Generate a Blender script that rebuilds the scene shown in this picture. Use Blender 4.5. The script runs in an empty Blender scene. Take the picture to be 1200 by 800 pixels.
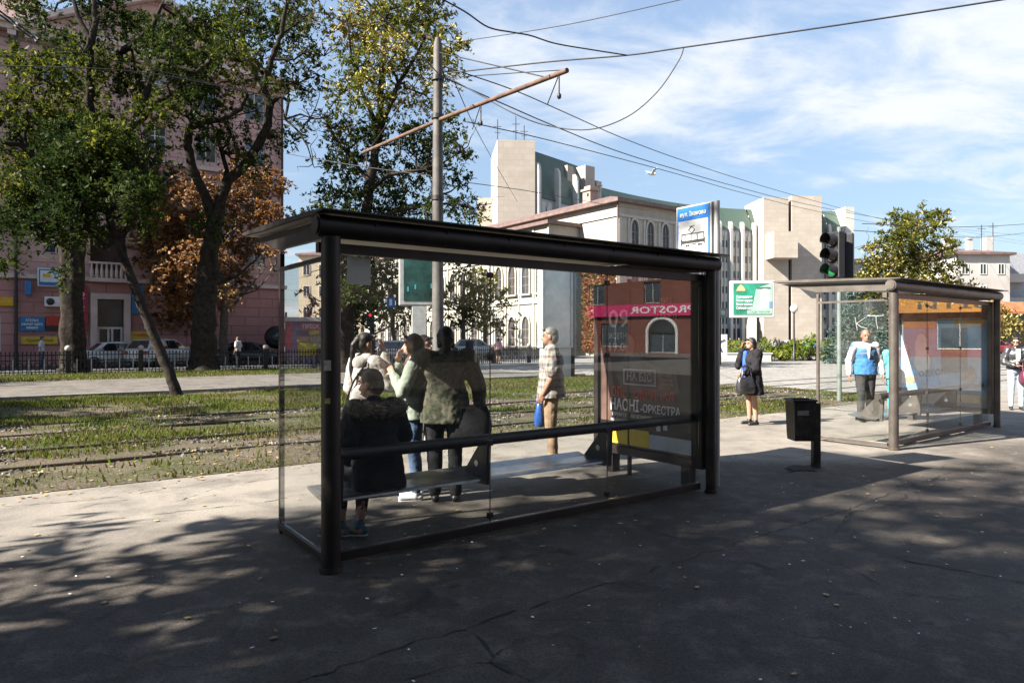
import bpy, math, random
import numpy as np
from mathutils import Vector, Matrix, Euler, noise as mnoise
sc = bpy.context.scene
col = sc.collection
R = math.radians
TH = R(36.0)
CU, SU = math.cos(TH), math.sin(TH)
EYE = 1.6
rng = random.Random(7)

def W(s, t, z=0.0):
    """street coordinates: s along the pavement, t across it towards the tram tracks"""
    return Vector((s*CU - t*SU, s*SU + t*CU, z))

def P(px, py, Z):
    return Vector(((px-600)/800*Z, Z, EYE+(397-py)*Z/800))

# ------------------------------------------------------------ materials
MATS = {}
def nt(name):
    m = bpy.data.materials.new(name); m.use_nodes = True
    n = m.node_tree; b = n.nodes['Principled BSDF']
    return m, n, b

def rgb(c): return (c[0], c[1], c[2], 1.0)

def coords(n, scale=None):
    tc = n.nodes.new('ShaderNodeTexCoord')
    return tc.outputs['Object']

def noise_fac(n, vec, scale, detail=5, lo=.35, hi=.65, rough=.6, dist=0):
    t = n.nodes.new('ShaderNodeTexNoise'); t.inputs['Scale'].default_value = scale
    t.inputs['Detail'].default_value = detail; t.inputs['Roughness'].default_value = rough
    t.inputs['Distortion'].default_value = dist
    n.links.new(vec, t.inputs['Vector'])
    r = n.nodes.new('ShaderNodeMapRange'); r.inputs['From Min'].default_value = lo; r.inputs['From Max'].default_value = hi
    n.links.new(t.outputs['Fac'], r.inputs['Value'])
    return r.outputs['Result'], t.outputs['Fac']

def mix(n, fac, a, b):
    m = n.nodes.new('ShaderNodeMix'); m.data_type = 'RGBA'
    if isinstance(fac, (int, float)): m.inputs['Factor'].default_value = fac
    else: n.links.new(fac, m.inputs['Factor'])
    for k, v in (('A', a), ('B', b)):
        i = [x for x in m.inputs if x.name == k and x.type == 'RGBA'][0]
        if isinstance(v, (tuple, list)): i.default_value = rgb(v)
        else: n.links.new(v, i)
    return [x for x in m.outputs if x.type == 'RGBA'][0]

def bump(n, b, h, strength=.3, dist=.02):
    u = n.nodes.new('ShaderNodeBump'); u.inputs['Strength'].default_value = strength; u.inputs['Distance'].default_value = dist
    n.links.new(h, u.inputs['Height']); n.links.new(u.outputs['Normal'], b.inputs['Normal'])

def M(name, c, rough=.6, metal=0, var=.15, scale=4, c2=None, bmp=0, bscale=None, coat=0, spec=.5, dirt=None, dscale=1.5):
    if name in MATS: return MATS[name]
    m, n, b = nt(name)
    v = coords(n)
    if c2 is None:
        a = tuple(x*(1-var) for x in c); c2 = tuple(min(1, x*(1+var)) for x in c)
    else: a = c
    f, raw = noise_fac(n, v, scale)
    out = mix(n, f, a, c2)
    if dirt:
        f2, _ = noise_fac(n, v, dscale, 8, .5, .72)
        out = mix(n, f2, out, dirt)
    n.links.new(out, b.inputs['Base Color'])
    b.inputs['Roughness'].default_value = rough; b.inputs['Metallic'].default_value = metal
    b.inputs['Specular IOR Level'].default_value = spec
    b.inputs['Coat Weight'].default_value = coat
    if bmp:
        _, r2 = noise_fac(n, v, bscale or scale*6)
        bump(n, b, r2, bmp)
    MATS[name] = m; return m

def facade_uv(n):
    v = coords(n); sp = n.nodes.new('ShaderNodeSeparateXYZ'); n.links.new(v, sp.inputs[0])
    ad = n.nodes.new('ShaderNodeMath'); ad.operation = 'ADD'
    n.links.new(sp.outputs[0], ad.inputs[0]); n.links.new(sp.outputs[1], ad.inputs[1])
    cb = n.nodes.new('ShaderNodeCombineXYZ'); n.links.new(ad.outputs[0], cb.inputs[0]); n.links.new(sp.outputs[2], cb.inputs[1])
    return cb.outputs[0], v

def stone(name, c, c2, mortar, bw, bh, ms=.02, rough=.8, stain=None, off=.5):
    if name in MATS: return MATS[name]
    m, n, b = nt(name)
    uv, v = facade_uv(n)
    br = n.nodes.new('ShaderNodeTexBrick'); n.links.new(uv, br.inputs['Vector'])
    br.inputs['Scale'].default_value = 1; br.inputs['Brick Width'].default_value = bw; br.inputs['Row Height'].default_value = bh
    br.inputs['Mortar Size'].default_value = ms; br.offset = off
    br.inputs['Color1'].default_value = rgb(c); br.inputs['Color2'].default_value = rgb(c2); br.inputs['Mortar'].default_value = rgb(mortar)
    out = br.outputs['Color']
    f, raw = noise_fac(n, v, .6, 8, .3, .75)
    out = mix(n, f, out, stain or tuple(x*.72 for x in c))
    n.links.new(out, b.inputs['Base Color']); b.inputs['Roughness'].default_value = rough
    _, r2 = noise_fac(n, v, 9)
    bump(n, b, r2, .25, .03)
    MATS[name] = m; return m

def leafmat(name, c, c2, trans=.4):
    if name in MATS: return MATS[name]
    m, n, b = nt(name)
    v = coords(n)
    f, _ = noise_fac(n, v, 1.1, 4, .3, .7)
    out = mix(n, f, c, c2)
    n.nodes.remove(b)
    d = n.nodes.new('ShaderNodeBsdfDiffuse'); tr = n.nodes.new('ShaderNodeBsdfTranslucent'); g = n.nodes.new('ShaderNodeBsdfGlossy')
    g.inputs['Roughness'].default_value = .45; g.inputs['Color'].default_value = (.5, .5, .5, 1)
    n.links.new(out, d.inputs['Color']); n.links.new(out, tr.inputs['Color'])
    ms = n.nodes.new('ShaderNodeMixShader'); ms.inputs[0].default_value = trans
    n.links.new(d.outputs[0], ms.inputs[1]); n.links.new(tr.outputs[0], ms.inputs[2])
    m2 = n.nodes.new('ShaderNodeMixShader'); m2.inputs[0].default_value = .015
    n.links.new(ms.outputs[0], m2.inputs[1]); n.links.new(g.outputs[0], m2.inputs[2])
    n.links.new(m2.outputs[0], n.nodes['Material Output'].inputs['Surface'])
    MATS[name] = m; return m

def glassmat(name, tint=(.86, .9, .88), ior=1.5, dirt=.05, rough=.0):
    if name in MATS: return MATS[name]
    m, n, b = nt(name); n.nodes.remove(b)
    v = coords(n)
    tr = n.nodes.new('ShaderNodeBsdfTransparent'); tr.inputs[0].default_value = rgb(tint)
    gl = n.nodes.new('ShaderNodeBsdfGlossy'); gl.inputs['Roughness'].default_value = rough; gl.inputs['Color'].default_value = (.95, .95, .95, 1)
    fr = n.nodes.new('ShaderNodeFresnel')
    # the sheet is thin: the ray is not bent inside it, so its inner side uses the same reflectance as its outer side
    geo = n.nodes.new('ShaderNodeNewGeometry'); io = n.nodes.new('ShaderNodeMapRange'); io.inputs['To Min'].default_value = ior; io.inputs['To Max'].default_value = 1/ior
    n.links.new(geo.outputs['Backfacing'], io.inputs['Value']); n.links.new(io.outputs['Result'], fr.inputs['IOR'])
    m1 = n.nodes.new('ShaderNodeMixShader')
    n.links.new(fr.outputs[0], m1.inputs[0]); n.links.new(tr.outputs[0], m1.inputs[1]); n.links.new(gl.outputs[0], m1.inputs[2])
    df = n.nodes.new('ShaderNodeBsdfDiffuse'); df.inputs[0].default_value = (.42, .40, .36, 1)
    f, _ = noise_fac(n, v, 2.2, 9, .42, .8, .7)
    mu = n.nodes.new('ShaderNodeMath'); mu.operation = 'MULTIPLY'; mu.inputs[1].default_value = dirt*2
    n.links.new(f, mu.inputs[0])
    m2 = n.nodes.new('ShaderNodeMixShader'); n.links.new(mu.outputs[0], m2.inputs[0])
    n.links.new(m1.outputs[0], m2.inputs[1]); n.links.new(df.outputs[0], m2.inputs[2])
    n.links.new(m2.outputs[0], n.nodes['Material Output'].inputs['Surface'])
    MATS[name] = m; return m

def emit(name, c, s):
    if name in MATS: return MATS[name]
    m, n, b = nt(name)
    b.inputs['Base Color'].default_value = rgb(c); b.inputs['Emission Color'].default_value = rgb(c); b.inputs['Emission Strength'].default_value = s
    MATS[name] = m; return m

# ------------------------------------------------------------ mesh builder
class MB:
    def __init__(s): s.v = []; s.f = []; s.mi = []; s.sm = []; s.cur = 0
    def _add(s, vs, fs, smooth=False):
        o = len(s.v); s.v += [tuple(v) for v in vs]
        for f in fs:
            s.f.append(tuple(i+o for i in f)); s.mi.append(s.cur); s.sm.append(smooth)
        return s
    def mat(s, i): s.cur = i; return s
    def box(s, c, d, rz=0, rot=None):
        x, y, z = d[0]/2, d[1]/2, d[2]/2
        vs = [Vector((a*x, b*y, e*z)) for e in (-1, 1) for a, b in ((-1, -1), (1, -1), (1, 1), (-1, 1))]
        m = rot.to_matrix() if rot is not None else Matrix.Rotation(rz, 3, 'Z')
        vs = [m @ v + Vector(c) for v in vs]
        return s._add(vs, [(3, 2, 1, 0), (4, 5, 6, 7), (0, 1, 5, 4), (1, 2, 6, 5), (2, 3, 7, 6), (3, 0, 4, 7)])
    def bx(s, x0, x1, y0, y1, z0, z1): return s.box(((x0+x1)/2, (y0+y1)/2, (z0+z1)/2), (abs(x1-x0), abs(y1-y0), abs(z1-z0)))
    def quad(s, a, b, c, d): return s._add([a, b, c, d], [(0, 1, 2, 3)])
    def poly(s, pts): return s._add(pts, [tuple(range(len(pts)))])
    def prism(s, pts, vec):
        n = len(pts); vec = Vector(vec)
        vs = [Vector(p) for p in pts] + [Vector(p)+vec for p in pts]
        fs = [tuple(range(n-1, -1, -1)), tuple(range(n, 2*n))] + [(i, (i+1) % n, n+(i+1) % n, n+i) for i in range(n)]
        return s._add(vs, fs)
    def loft(s, rings, cap=True, smooth=True, closed=False):
        n = len(rings[0]); vs = [p for r in rings for p in r]; fs = []
        m = len(rings)
        for i in range(m if closed else m-1):
            a = i*n; b = ((i+1) % m)*n
            for j in range(n): fs.append((a+j, a+(j+1) % n, b+(j+1) % n, b+j))
        s._add(vs, fs, smooth)
        if cap and not closed:
            s._add(rings[0], [tuple(range(n-1, -1, -1))]); s._add(rings[-1], [tuple(range(n))])
        return s
    def tube(s, pts, r, n=10, cap=True):
        pts = [Vector(p) for p in pts]; k = len(pts)
        rs = r if isinstance(r, (list, tuple)) else [r]*k
        rings = []; up = None
        for i, p in enumerate(pts):
            d = (pts[min(i+1, k-1)]-pts[max(i-1, 0)])
            if d.length < 1e-9: d = Vector((0, 0, 1))
            d.normalize()
            if up is None:
                up = Vector((0, 0, 1)) if abs(d.z) < .9 else Vector((1, 0, 0))
            x = up.cross(d); x.normalize() if x.length > 1e-6 else None
            y = d.cross(x); up = y
            rings.append([p + x*math.cos(2*math.pi*j/n)*rs[i] + y*math.sin(2*math.pi*j/n)*rs[i] for j in range(n)])
        return s.loft(rings, cap)
    def ell(s, c, r, rot=None, n=14, m=9):
        c = Vector(c); rings = []
        mt = rot.to_matrix() if rot is not None else Matrix.Identity(3)
        for i in range(1, m):
            a = math.pi*i/m - math.pi/2
            rings.append([c + mt @ Vector((r[0]*math.cos(a)*math.cos(2*math.pi*j/n), r[1]*math.cos(a)*math.sin(2*math.pi*j/n), r[2]*math.sin(a))) for j in range(n)])
        s.loft(rings, cap=False)
        o = len(s.v); b = c + mt @ Vector((0, 0, -r[2])); t = c + mt @ Vector((0, 0, r[2]))
        s._add([b]+rings[0], [(0, (j+1) % n+1, j+1) for j in range(n)], True)
        s._add([t]+rings[-1], [(0, j+1, (j+1) % n+1) for j in range(n)], True)
        return s
    def cap(s, p0, p1, r0, r1, n=10):
        p0 = Vector(p0); p1 = Vector(p1); d = p1-p0; L = d.length
        if L < 1e-6: return s.ell(p0, (r0, r0, r0))
        d /= L; pts = []; rs = []
        for i in range(4):
            a = math.pi/2*(1-i/4)
            pts.append(p0-d*r0*math.sin(a)); rs.append(max(r0*math.cos(a), r0*.08))
        pts += [p0, p0.lerp(p1, .5), p1]; rs += [r0, (r0+r1)/2, r1]
        for i in range(1, 5):
            a = math.pi/2*i/4
            pts.append(p1+d*r1*math.sin(a)); rs.append(max(r1*math.cos(a), r1*.08))
        return s.tube(pts, rs, n)
    def lathe(s, prof, c=(0, 0, 0), n=16):
        c = Vector(c)
        rings = [[c+Vector((r*math.cos(2*math.pi*j/n), r*math.sin(2*math.pi*j/n), z)) for j in range(n)] for r, z in prof]
        return s.loft(rings)
    def mesh(s, name, mats):
        me = bpy.data.meshes.new(name); me.from_pydata(s.v, [], s.f); me.validate()
        if len(me.polygons) == len(s.f):
            me.polygons.foreach_set('material_index', s.mi); me.polygons.foreach_set('use_smooth', s.sm)
        for m in (mats if isinstance(mats, (list, tuple)) else [mats]): me.materials.append(m)
        return me
    def build(s, name, mats, parent=None, loc=(0, 0, 0), rz=0, bevel=0):
        o = bpy.data.objects.new(name, s.mesh(name, mats)); col.objects.link(o)
        o.location = loc; o.rotation_euler = (0, 0, rz)
        if parent is not None: o.parent = parent
        if bevel:
            b = o.modifiers.new('bevel', 'BEVEL'); b.width = bevel; b.segments = 2; b.limit_method = 'ANGLE'; b.angle_limit = R(40)
        return o

def tag(o, label=None, cat=None, group=None, kind=None):
    if label: o['label'] = label
    if cat: o['category'] = cat
    if group: o['group'] = group
    if kind: o['kind'] = kind
    return o

def empty(name, loc=(0, 0, 0), rz=0, label=None, cat=None, group=None):
    o = bpy.data.objects.new(name, None); col.objects.link(o); o.location = loc; o.rotation_euler = (0, 0, rz)
    o.empty_display_size = .2
    return tag(o, label, cat, group)

def copy_tree(o, parent=None):
    c = o.copy(); col.objects.link(c); c.parent = parent
    for ch in [x for x in o.children]: copy_tree(ch, c)
    return c

def text(body, size, m, parent=None, loc=(0, 0, 0), rot=(R(90), 0, 0), name='lettering', width=None, ext=.003, align='CENTER', bold=0, mirror=False, spacing=1.0):
    f = bpy.data.curves.new(name, 'FONT'); f.body = body; f.size = size; f.align_x = align; f.align_y = 'CENTER'; f.extrude = ext; f.resolution_u = 2
    f.offset = bold*size; f.space_line = spacing
    o = bpy.data.objects.new(name, f); col.objects.link(o)
    dg = bpy.context.evaluated_depsgraph_get(); me = bpy.data.meshes.new_from_object(o.evaluated_get(dg))
    bpy.data.objects.remove(o)
    if len(me.vertices) == 0: return None
    if width:
        xs = [v.co.x for v in me.vertices]; k = width/(max(xs)-min(xs))
        for v in me.vertices: v.co.x *= k
    me.materials.clear(); me.materials.append(m); me.name = name
    o = bpy.data.objects.new(name, me); col.objects.link(o); o.location = loc; o.rotation_euler = rot; o.parent = parent
    return o

FOLD = {}
def remesh(o, vox, smooth=2, fold=0):
    r = o.modifiers.new('r', 'REMESH'); r.mode = 'VOXEL'; r.voxel_size = vox; r.use_smooth_shade = True
    if smooth:
        q = o.modifiers.new('s', 'SMOOTH'); q.iterations = smooth; q.factor = .5
    if fold:
        if 'f' not in FOLD: FOLD['f'] = bpy.data.textures.new('folds', 'CLOUDS'); FOLD['f'].noise_scale = .075; FOLD['f'].noise_depth = 2
        q = o.modifiers.new('d', 'DISPLACE'); q.texture = FOLD['f']; q.strength = fold; q.mid_level = .5; q.texture_coords = 'LOCAL'
    dg = bpy.context.evaluated_depsgraph_get(); me = bpy.data.meshes.new_from_object(o.evaluated_get(dg))
    o.modifiers.clear(); old = o.data; o.data = me; me.name = old.name; bpy.data.meshes.remove(old)
    return o

# ------------------------------------------------------------ foliage
def leaf_arrays(cen, size, nrng, aspect=.36, up=.3, axis=None):
    n = len(cen)
    a = nrng.normal(size=(n, 3)); a[:, 2] *= .6
    if axis is not None: a = a*.45+axis
    a /= np.linalg.norm(a, axis=1)[:, None]
    b = nrng.normal(size=(n, 3)); b[:, 2] *= .5
    b -= (a*b).sum(1)[:, None]*a; b /= np.linalg.norm(b, axis=1)[:, None]
    L = (size*(.45+.95*nrng.random(n)))[:, None]
    v = np.empty((n, 4, 3))
    v[:, 0] = cen-a*L*.5; v[:, 1] = cen+b*L*aspect*.5; v[:, 2] = cen+a*L*.5; v[:, 3] = cen-b*L*aspect*.5
    v[:, 1, 2] -= L[:, 0]*.06; v[:, 3, 2] -= L[:, 0]*.06
    return v

def quads_object(name, v, mats, mi, parent=None):
    n = len(v); me = bpy.data.meshes.new(name)
    me.vertices.add(n*4); me.loops.add(n*4); me.polygons.add(n)
    me.vertices.foreach_set('co', v.reshape(-1).astype(np.float32))
    me.loops.foreach_set('vertex_index', np.arange(n*4, dtype=np.int32))
    me.polygons.foreach_set('loop_start', np.arange(0, n*4, 4, dtype=np.int32))
    me.polygons.foreach_set('loop_total', np.full(n, 4, dtype=np.int32))
    for m in mats: me.materials.append(m)
    me.polygons.foreach_set('material_index', np.asarray(mi, dtype=np.int32))
    me.update(calc_edges=True)
    o = bpy.data.objects.new(name, me); col.objects.link(o); o.parent = parent
    return o

def clump_points(clumps, n, nrng, size):
    """leaves sit along drooping sprays that start inside each clump and reach out of it"""
    vol = np.array([np.prod(c[1]) ** (2/3.) if hasattr(c[1], '__len__') else c[1]**2 for c in clumps]); vol = vol/vol.sum()
    out = []; idx = []; ax = []
    for k, (c, r) in enumerate(clumps):
        m = max(6, int(n*vol[k])); r = np.array(r if hasattr(r, '__len__') else (r, r, r*.75), dtype=float)
        nc = max(4, m//16)
        d = nrng.normal(size=(nc, 3)); d /= np.linalg.norm(d, axis=1)[:, None]
        cc = d*(nrng.random(nc)**.5*np.where(nrng.random(nc) < .22, 1.35, .95))[:, None]*r
        dr = d*.8+nrng.normal(size=(nc, 3))*.6; dr /= np.linalg.norm(dr, axis=1)[:, None]
        ln = size*(1.6+2.4*nrng.random(nc))
        w = nrng.integers(0, nc, m); f = nrng.random(m)
        side = nrng.normal(size=(m, 3)); side -= (side*dr[w]).sum(1)[:, None]*dr[w]; side /= np.linalg.norm(side, axis=1)[:, None]
        p = cc[w]+dr[w]*(f*ln[w])[:, None]+side*(size*.35*(.4+nrng.random(m)))[:, None]
        p[:, 2] -= f*f*ln[w]*.35
        out.append(p+np.array(c)); idx.append(np.full(m, k)); ax.append(dr[w]*.55+side*.8)
    return np.concatenate(out), np.concatenate(idx), np.concatenate(ax)

def crown(name, clumps, n, size, mats, weights, seed, parent=None, aspect=.36, wfun=None):
    nr = np.random.default_rng(seed)
    p, k, ax = clump_points(clumps, n, nr, size)
    v = leaf_arrays(p, np.full(len(p), size), nr, aspect, axis=ax)
    nm = len(mats); w = np.array(weights, float)
    kb = nr.random(len(clumps))
    mi = np.empty(len(p), int)
    base = np.cumsum(w/w.sum())
    u = np.clip(nr.random(len(p))*.55 + kb[k]*.45, 0, .999)
    if wfun is not None: u = np.clip(u + wfun(p), 0, .999)
    mi = np.searchsorted(base, u).clip(0, nm-1)
    return quads_object(name, v, mats, mi, parent)

def crook(p0, p1, n, amp, r):
    p0 = Vector(p0); p1 = Vector(p1); out = []
    for i in range(n+1):
        f = i/n; q = p0.lerp(p1, f)
        if 0 < i < n: q += Vector((r.uniform(-1, 1), r.uniform(-1, 1), r.uniform(-.6, .6)))*amp
        out.append(q)
    return out

def twigs(mb, ends, r, n, L, rad):
    for e in ends:
        for _ in range(n):
            d = Vector((r.uniform(-1, 1), r.uniform(-1, 1), r.uniform(-.25, .9))).normalized()*L*r.uniform(.5, 1.2)
            pts = crook(e, Vector(e)+d, 4, L*.12, r)
            mb.tube(pts, [rad*(1-.8*i/4) for i in range(5)], 5)

def make_tree(name, label, base, limbs, clumps, n, size, mats, weights, seed, bark, group='trees around the stop', flare=1.35, ntw=3, wfun=None, aspect=.36, twl=None):
    """limbs: list of (list of world points, r0, r1); first one is the trunk"""
    base = Vector(base); root = empty(name, base, 0, label, 'tree', group)
    r = random.Random(seed); mb = MB(); ends = []
    for i, (pts, r0, r1) in enumerate(limbs):
        pts = [Vector(p)-base for p in pts]
        fine = []
        for a, b in zip(pts, pts[1:]):
            js = 5 if r0 > .1 else 3
            for j in range(js):
                q = a.lerp(b, j/js)
                fine.append(q + Vector((r.uniform(-1, 1), r.uniform(-1, 1), 0))*r0*.10*(1 if (i or fine) else 0))
        fine.append(pts[-1]); m = len(fine)
        rs = [(r0+(r1-r0)*k/(m-1))*(1+r.uniform(-.07, .07)) for k in range(m)]
        if i == 0: rs[0] *= flare; rs[1] *= 1.1
        v0 = len(mb.v); nn = 26 if r0 > .3 else (16 if r0 > .1 else 8); mb.tube(fine, rs, nn)
        if r0 > .1:   # furrowed bark: ridges that run up the limb
            rg = [1+r.uniform(-.09, .07)*(1 if j % 2 else -1) for j in range(nn)]
            for q in range(m):
                c = fine[q]
                for j in range(nn):
                    p_ = Vector(mb.v[v0+q*nn+j]); kk = rg[j]*(1+r.uniform(-.03, .03)); mb.v[v0+q*nn+j] = tuple(c+(p_-c)*kk)
        ends.append(fine[-1]); ends.append(fine[m//2] if i else fine[-1])
    if ntw: twigs(mb, ends[2:] or ends, r, ntw, (twl or 1.6), .03)
    for c, rr in clumps:
        if ntw and r.random() < .8:
            c = Vector(c)-base
            e = min(ends, key=lambda q: (q-c).length)
            if (e-c).length < 12:
                pts = crook(e, c, 5, (e-c).length*.1, r); mb.tube(pts, [.07*(1-.75*k/5) for k in range(6)], 6)
                twigs(mb, [c], r, 4, (rr if not hasattr(rr, '__len__') else rr[0])*.8, .025)
    mb.build('trunk', bark, root)
    cl = [(tuple(Vector(c)-base), rr) for c, rr in clumps]
    crown('crown', cl, n, size, mats, weights, seed, root, aspect, wfun)
    return root

def auto_tree(name, label, base, h, cr, n, size, mats, weights, seed, bark, group=None, trunk_r=.18, cb=.3, wfun=None):
    r = random.Random(seed); base = Vector(base)
    top = base+Vector((r.uniform(-.4, .4), r.uniform(-.4, .4), h*.75))
    limbs = [(crook(base, top, 5, .15, r), trunk_r, trunk_r*.35)]
    clumps = []
    for k in range(9):
        a = k*2.4+r.random(); f = cb+(.72-cb)*(k/8); st = base.lerp(top, f)
        e = st+Vector((math.cos(a), math.sin(a), .55))*cr*r.uniform(.55, .85)
        limbs.append((crook(st, e, 4, .15, r), trunk_r*.4, .03)); clumps.append((e, cr*r.uniform(.32, .5)))
    for k in range(5): clumps.append((base+Vector((r.uniform(-.4, .4)*cr, r.uniform(-.4, .4)*cr, h*(cb+.15+(.85-cb)*(k+.5)/5.5))), cr*r.uniform(.3, .5)))
    return make_tree(name, label, base, limbs, clumps, n, size, mats, weights, seed, bark, group, ntw=2, wfun=wfun, twl=cr*.3)
# ------------------------------------------------------------ camera, world, sun
cam = bpy.data.cameras.new('camera'); camo = bpy.data.objects.new('camera', cam); col.objects.link(camo)
cam.sensor_width = 36; cam.lens = 24; cam.shift_y = -.0025; cam.clip_start = .05; cam.clip_end = 3000
camo.location = (0, 0, EYE); camo.rotation_euler = (R(90), 0, 0)
sc.camera = camo
sc.view_settings.view_transform = 'Standard'; sc.view_settings.look = 'None'; sc.view_settings.gamma = 1
sc.view_settings.exposure = 2.0
ELEV = R(37)
to_sun = Vector((-.905*math.cos(ELEV), -.425*math.cos(ELEV), math.sin(ELEV)))
sl = bpy.data.lights.new('sun', 'SUN'); sl.energy = 5.0; sl.angle = R(.55); sl.color = (1.0, .93, .82)
so = bpy.data.objects.new('sun', sl); col.objects.link(so); so.rotation_euler = (-to_sun).to_track_quat('-Z', 'Y').to_euler()
so.location = to_sun*100
w = bpy.data.worlds.new('World'); sc.world = w; w.use_nodes = True
n = w.node_tree; bg = n.nodes['Background']
sky = n.nodes.new('ShaderNodeTexSky'); sky.sky_type = 'NISHITA'; sky.sun_disc = False
sky.sun_elevation = ELEV; sky.sun_rotation = math.atan2(to_sun.x, to_sun.y)
sky.air_density = 1.0; sky.dust_density = .25; sky.ozone_density = 1.6
tc = n.nodes.new('ShaderNodeTexCoord'); sp = n.nodes.new('ShaderNodeSeparateXYZ'); n.links.new(tc.outputs['Generated'], sp.inputs[0])
def mth(op, a, b=None, clamp=False):
    x = n.nodes.new('ShaderNodeMath'); x.operation = op; x.use_clamp = clamp
    for i, q in enumerate((a, b)):
        if q is None: continue
        if isinstance(q, (int, float)): x.inputs[i].default_value = q
        else: n.links.new(q, x.inputs[i])
    return x.outputs[0]
zz = mth('ADD', mth('MAXIMUM', sp.outputs[2], 0.0), .22)
cx_ = mth('DIVIDE', sp.outputs[0], zz); cy_ = mth('DIVIDE', sp.outputs[1], zz)
cb = n.nodes.new('ShaderNodeCombineXYZ'); n.links.new(cx_, cb.inputs[0]); n.links.new(cy_, cb.inputs[1])
cb.inputs[2].default_value = 3.1
mp = n.nodes.new('ShaderNodeMapping'); mp.inputs['Rotation'].default_value = (0, 0, R(-28)); mp.inputs['Scale'].default_value = (1.0, 1.5, 1); mp.inputs['Location'].default_value = (5.4, 1.7, 0)
n.links.new(cb.outputs[0], mp.inputs['Vector'])
def wn(scale, detail, rough, dist=0):
    x = n.nodes.new('ShaderNodeTexNoise'); x.inputs['Scale'].default_value = scale; x.inputs['Detail'].default_value = detail
    x.inputs['Roughness'].default_value = rough; x.inputs['Distortion'].default_value = dist
    n.links.new(mp.outputs[0], x.inputs['Vector']); return x.outputs['Fac']
big = wn(.75, 3, .5); fine = wn(2.6, 12, .62, .35)
s_ = mth('ADD', mth('MULTIPLY', big, .62), mth('MULTIPLY', fine, .5))
rp = n.nodes.new('ShaderNodeValToRGB'); rp.color_ramp.elements[0].position = .56; rp.color_ramp.elements[1].position = .75
rp.color_ramp.interpolation = 'EASE'; n.links.new(s_, rp.inputs[0])
cf = mth('MULTIPLY', rp.outputs[0], .92)
CLOUD = (5.1, 5.25, 5.45)
hz = n.nodes.new('ShaderNodeMapRange'); hz.inputs['From Min'].default_value = 0; hz.inputs['From Max'].default_value = .42; hz.inputs['To Min'].default_value = .50; hz.inputs['To Max'].default_value = 1.12
n.links.new(sp.outputs[2], hz.inputs['Value'])
vm = n.nodes.new('ShaderNodeVectorMath'); vm.operation = 'SCALE'; n.links.new(sky.outputs[0], vm.inputs[0]); n.links.new(hz.outputs['Result'], vm.inputs['Scale'])
lift = mix(n, .28, vm.outputs[0], (3.6, 4.5, 5.6))
out = mix(n, cf, lift, CLOUD)
n.links.new(out, bg.inputs['Color']); bg.inputs['Strength'].default_value = .05
sc.cycles.max_bounces = 10; sc.cycles.transparent_max_bounces = 24; sc.cycles.diffuse_bounces = 3; sc.cycles.glossy_bounces = 4
sc.cycles.sample_clamp_indirect = 4; sc.cycles.caustics_reflective = False; sc.cycles.caustics_refractive = False
sc.cycles.use_denoising = True

# ------------------------------------------------------------ ground
def struct(o): o['kind'] = 'structure'; return o

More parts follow.
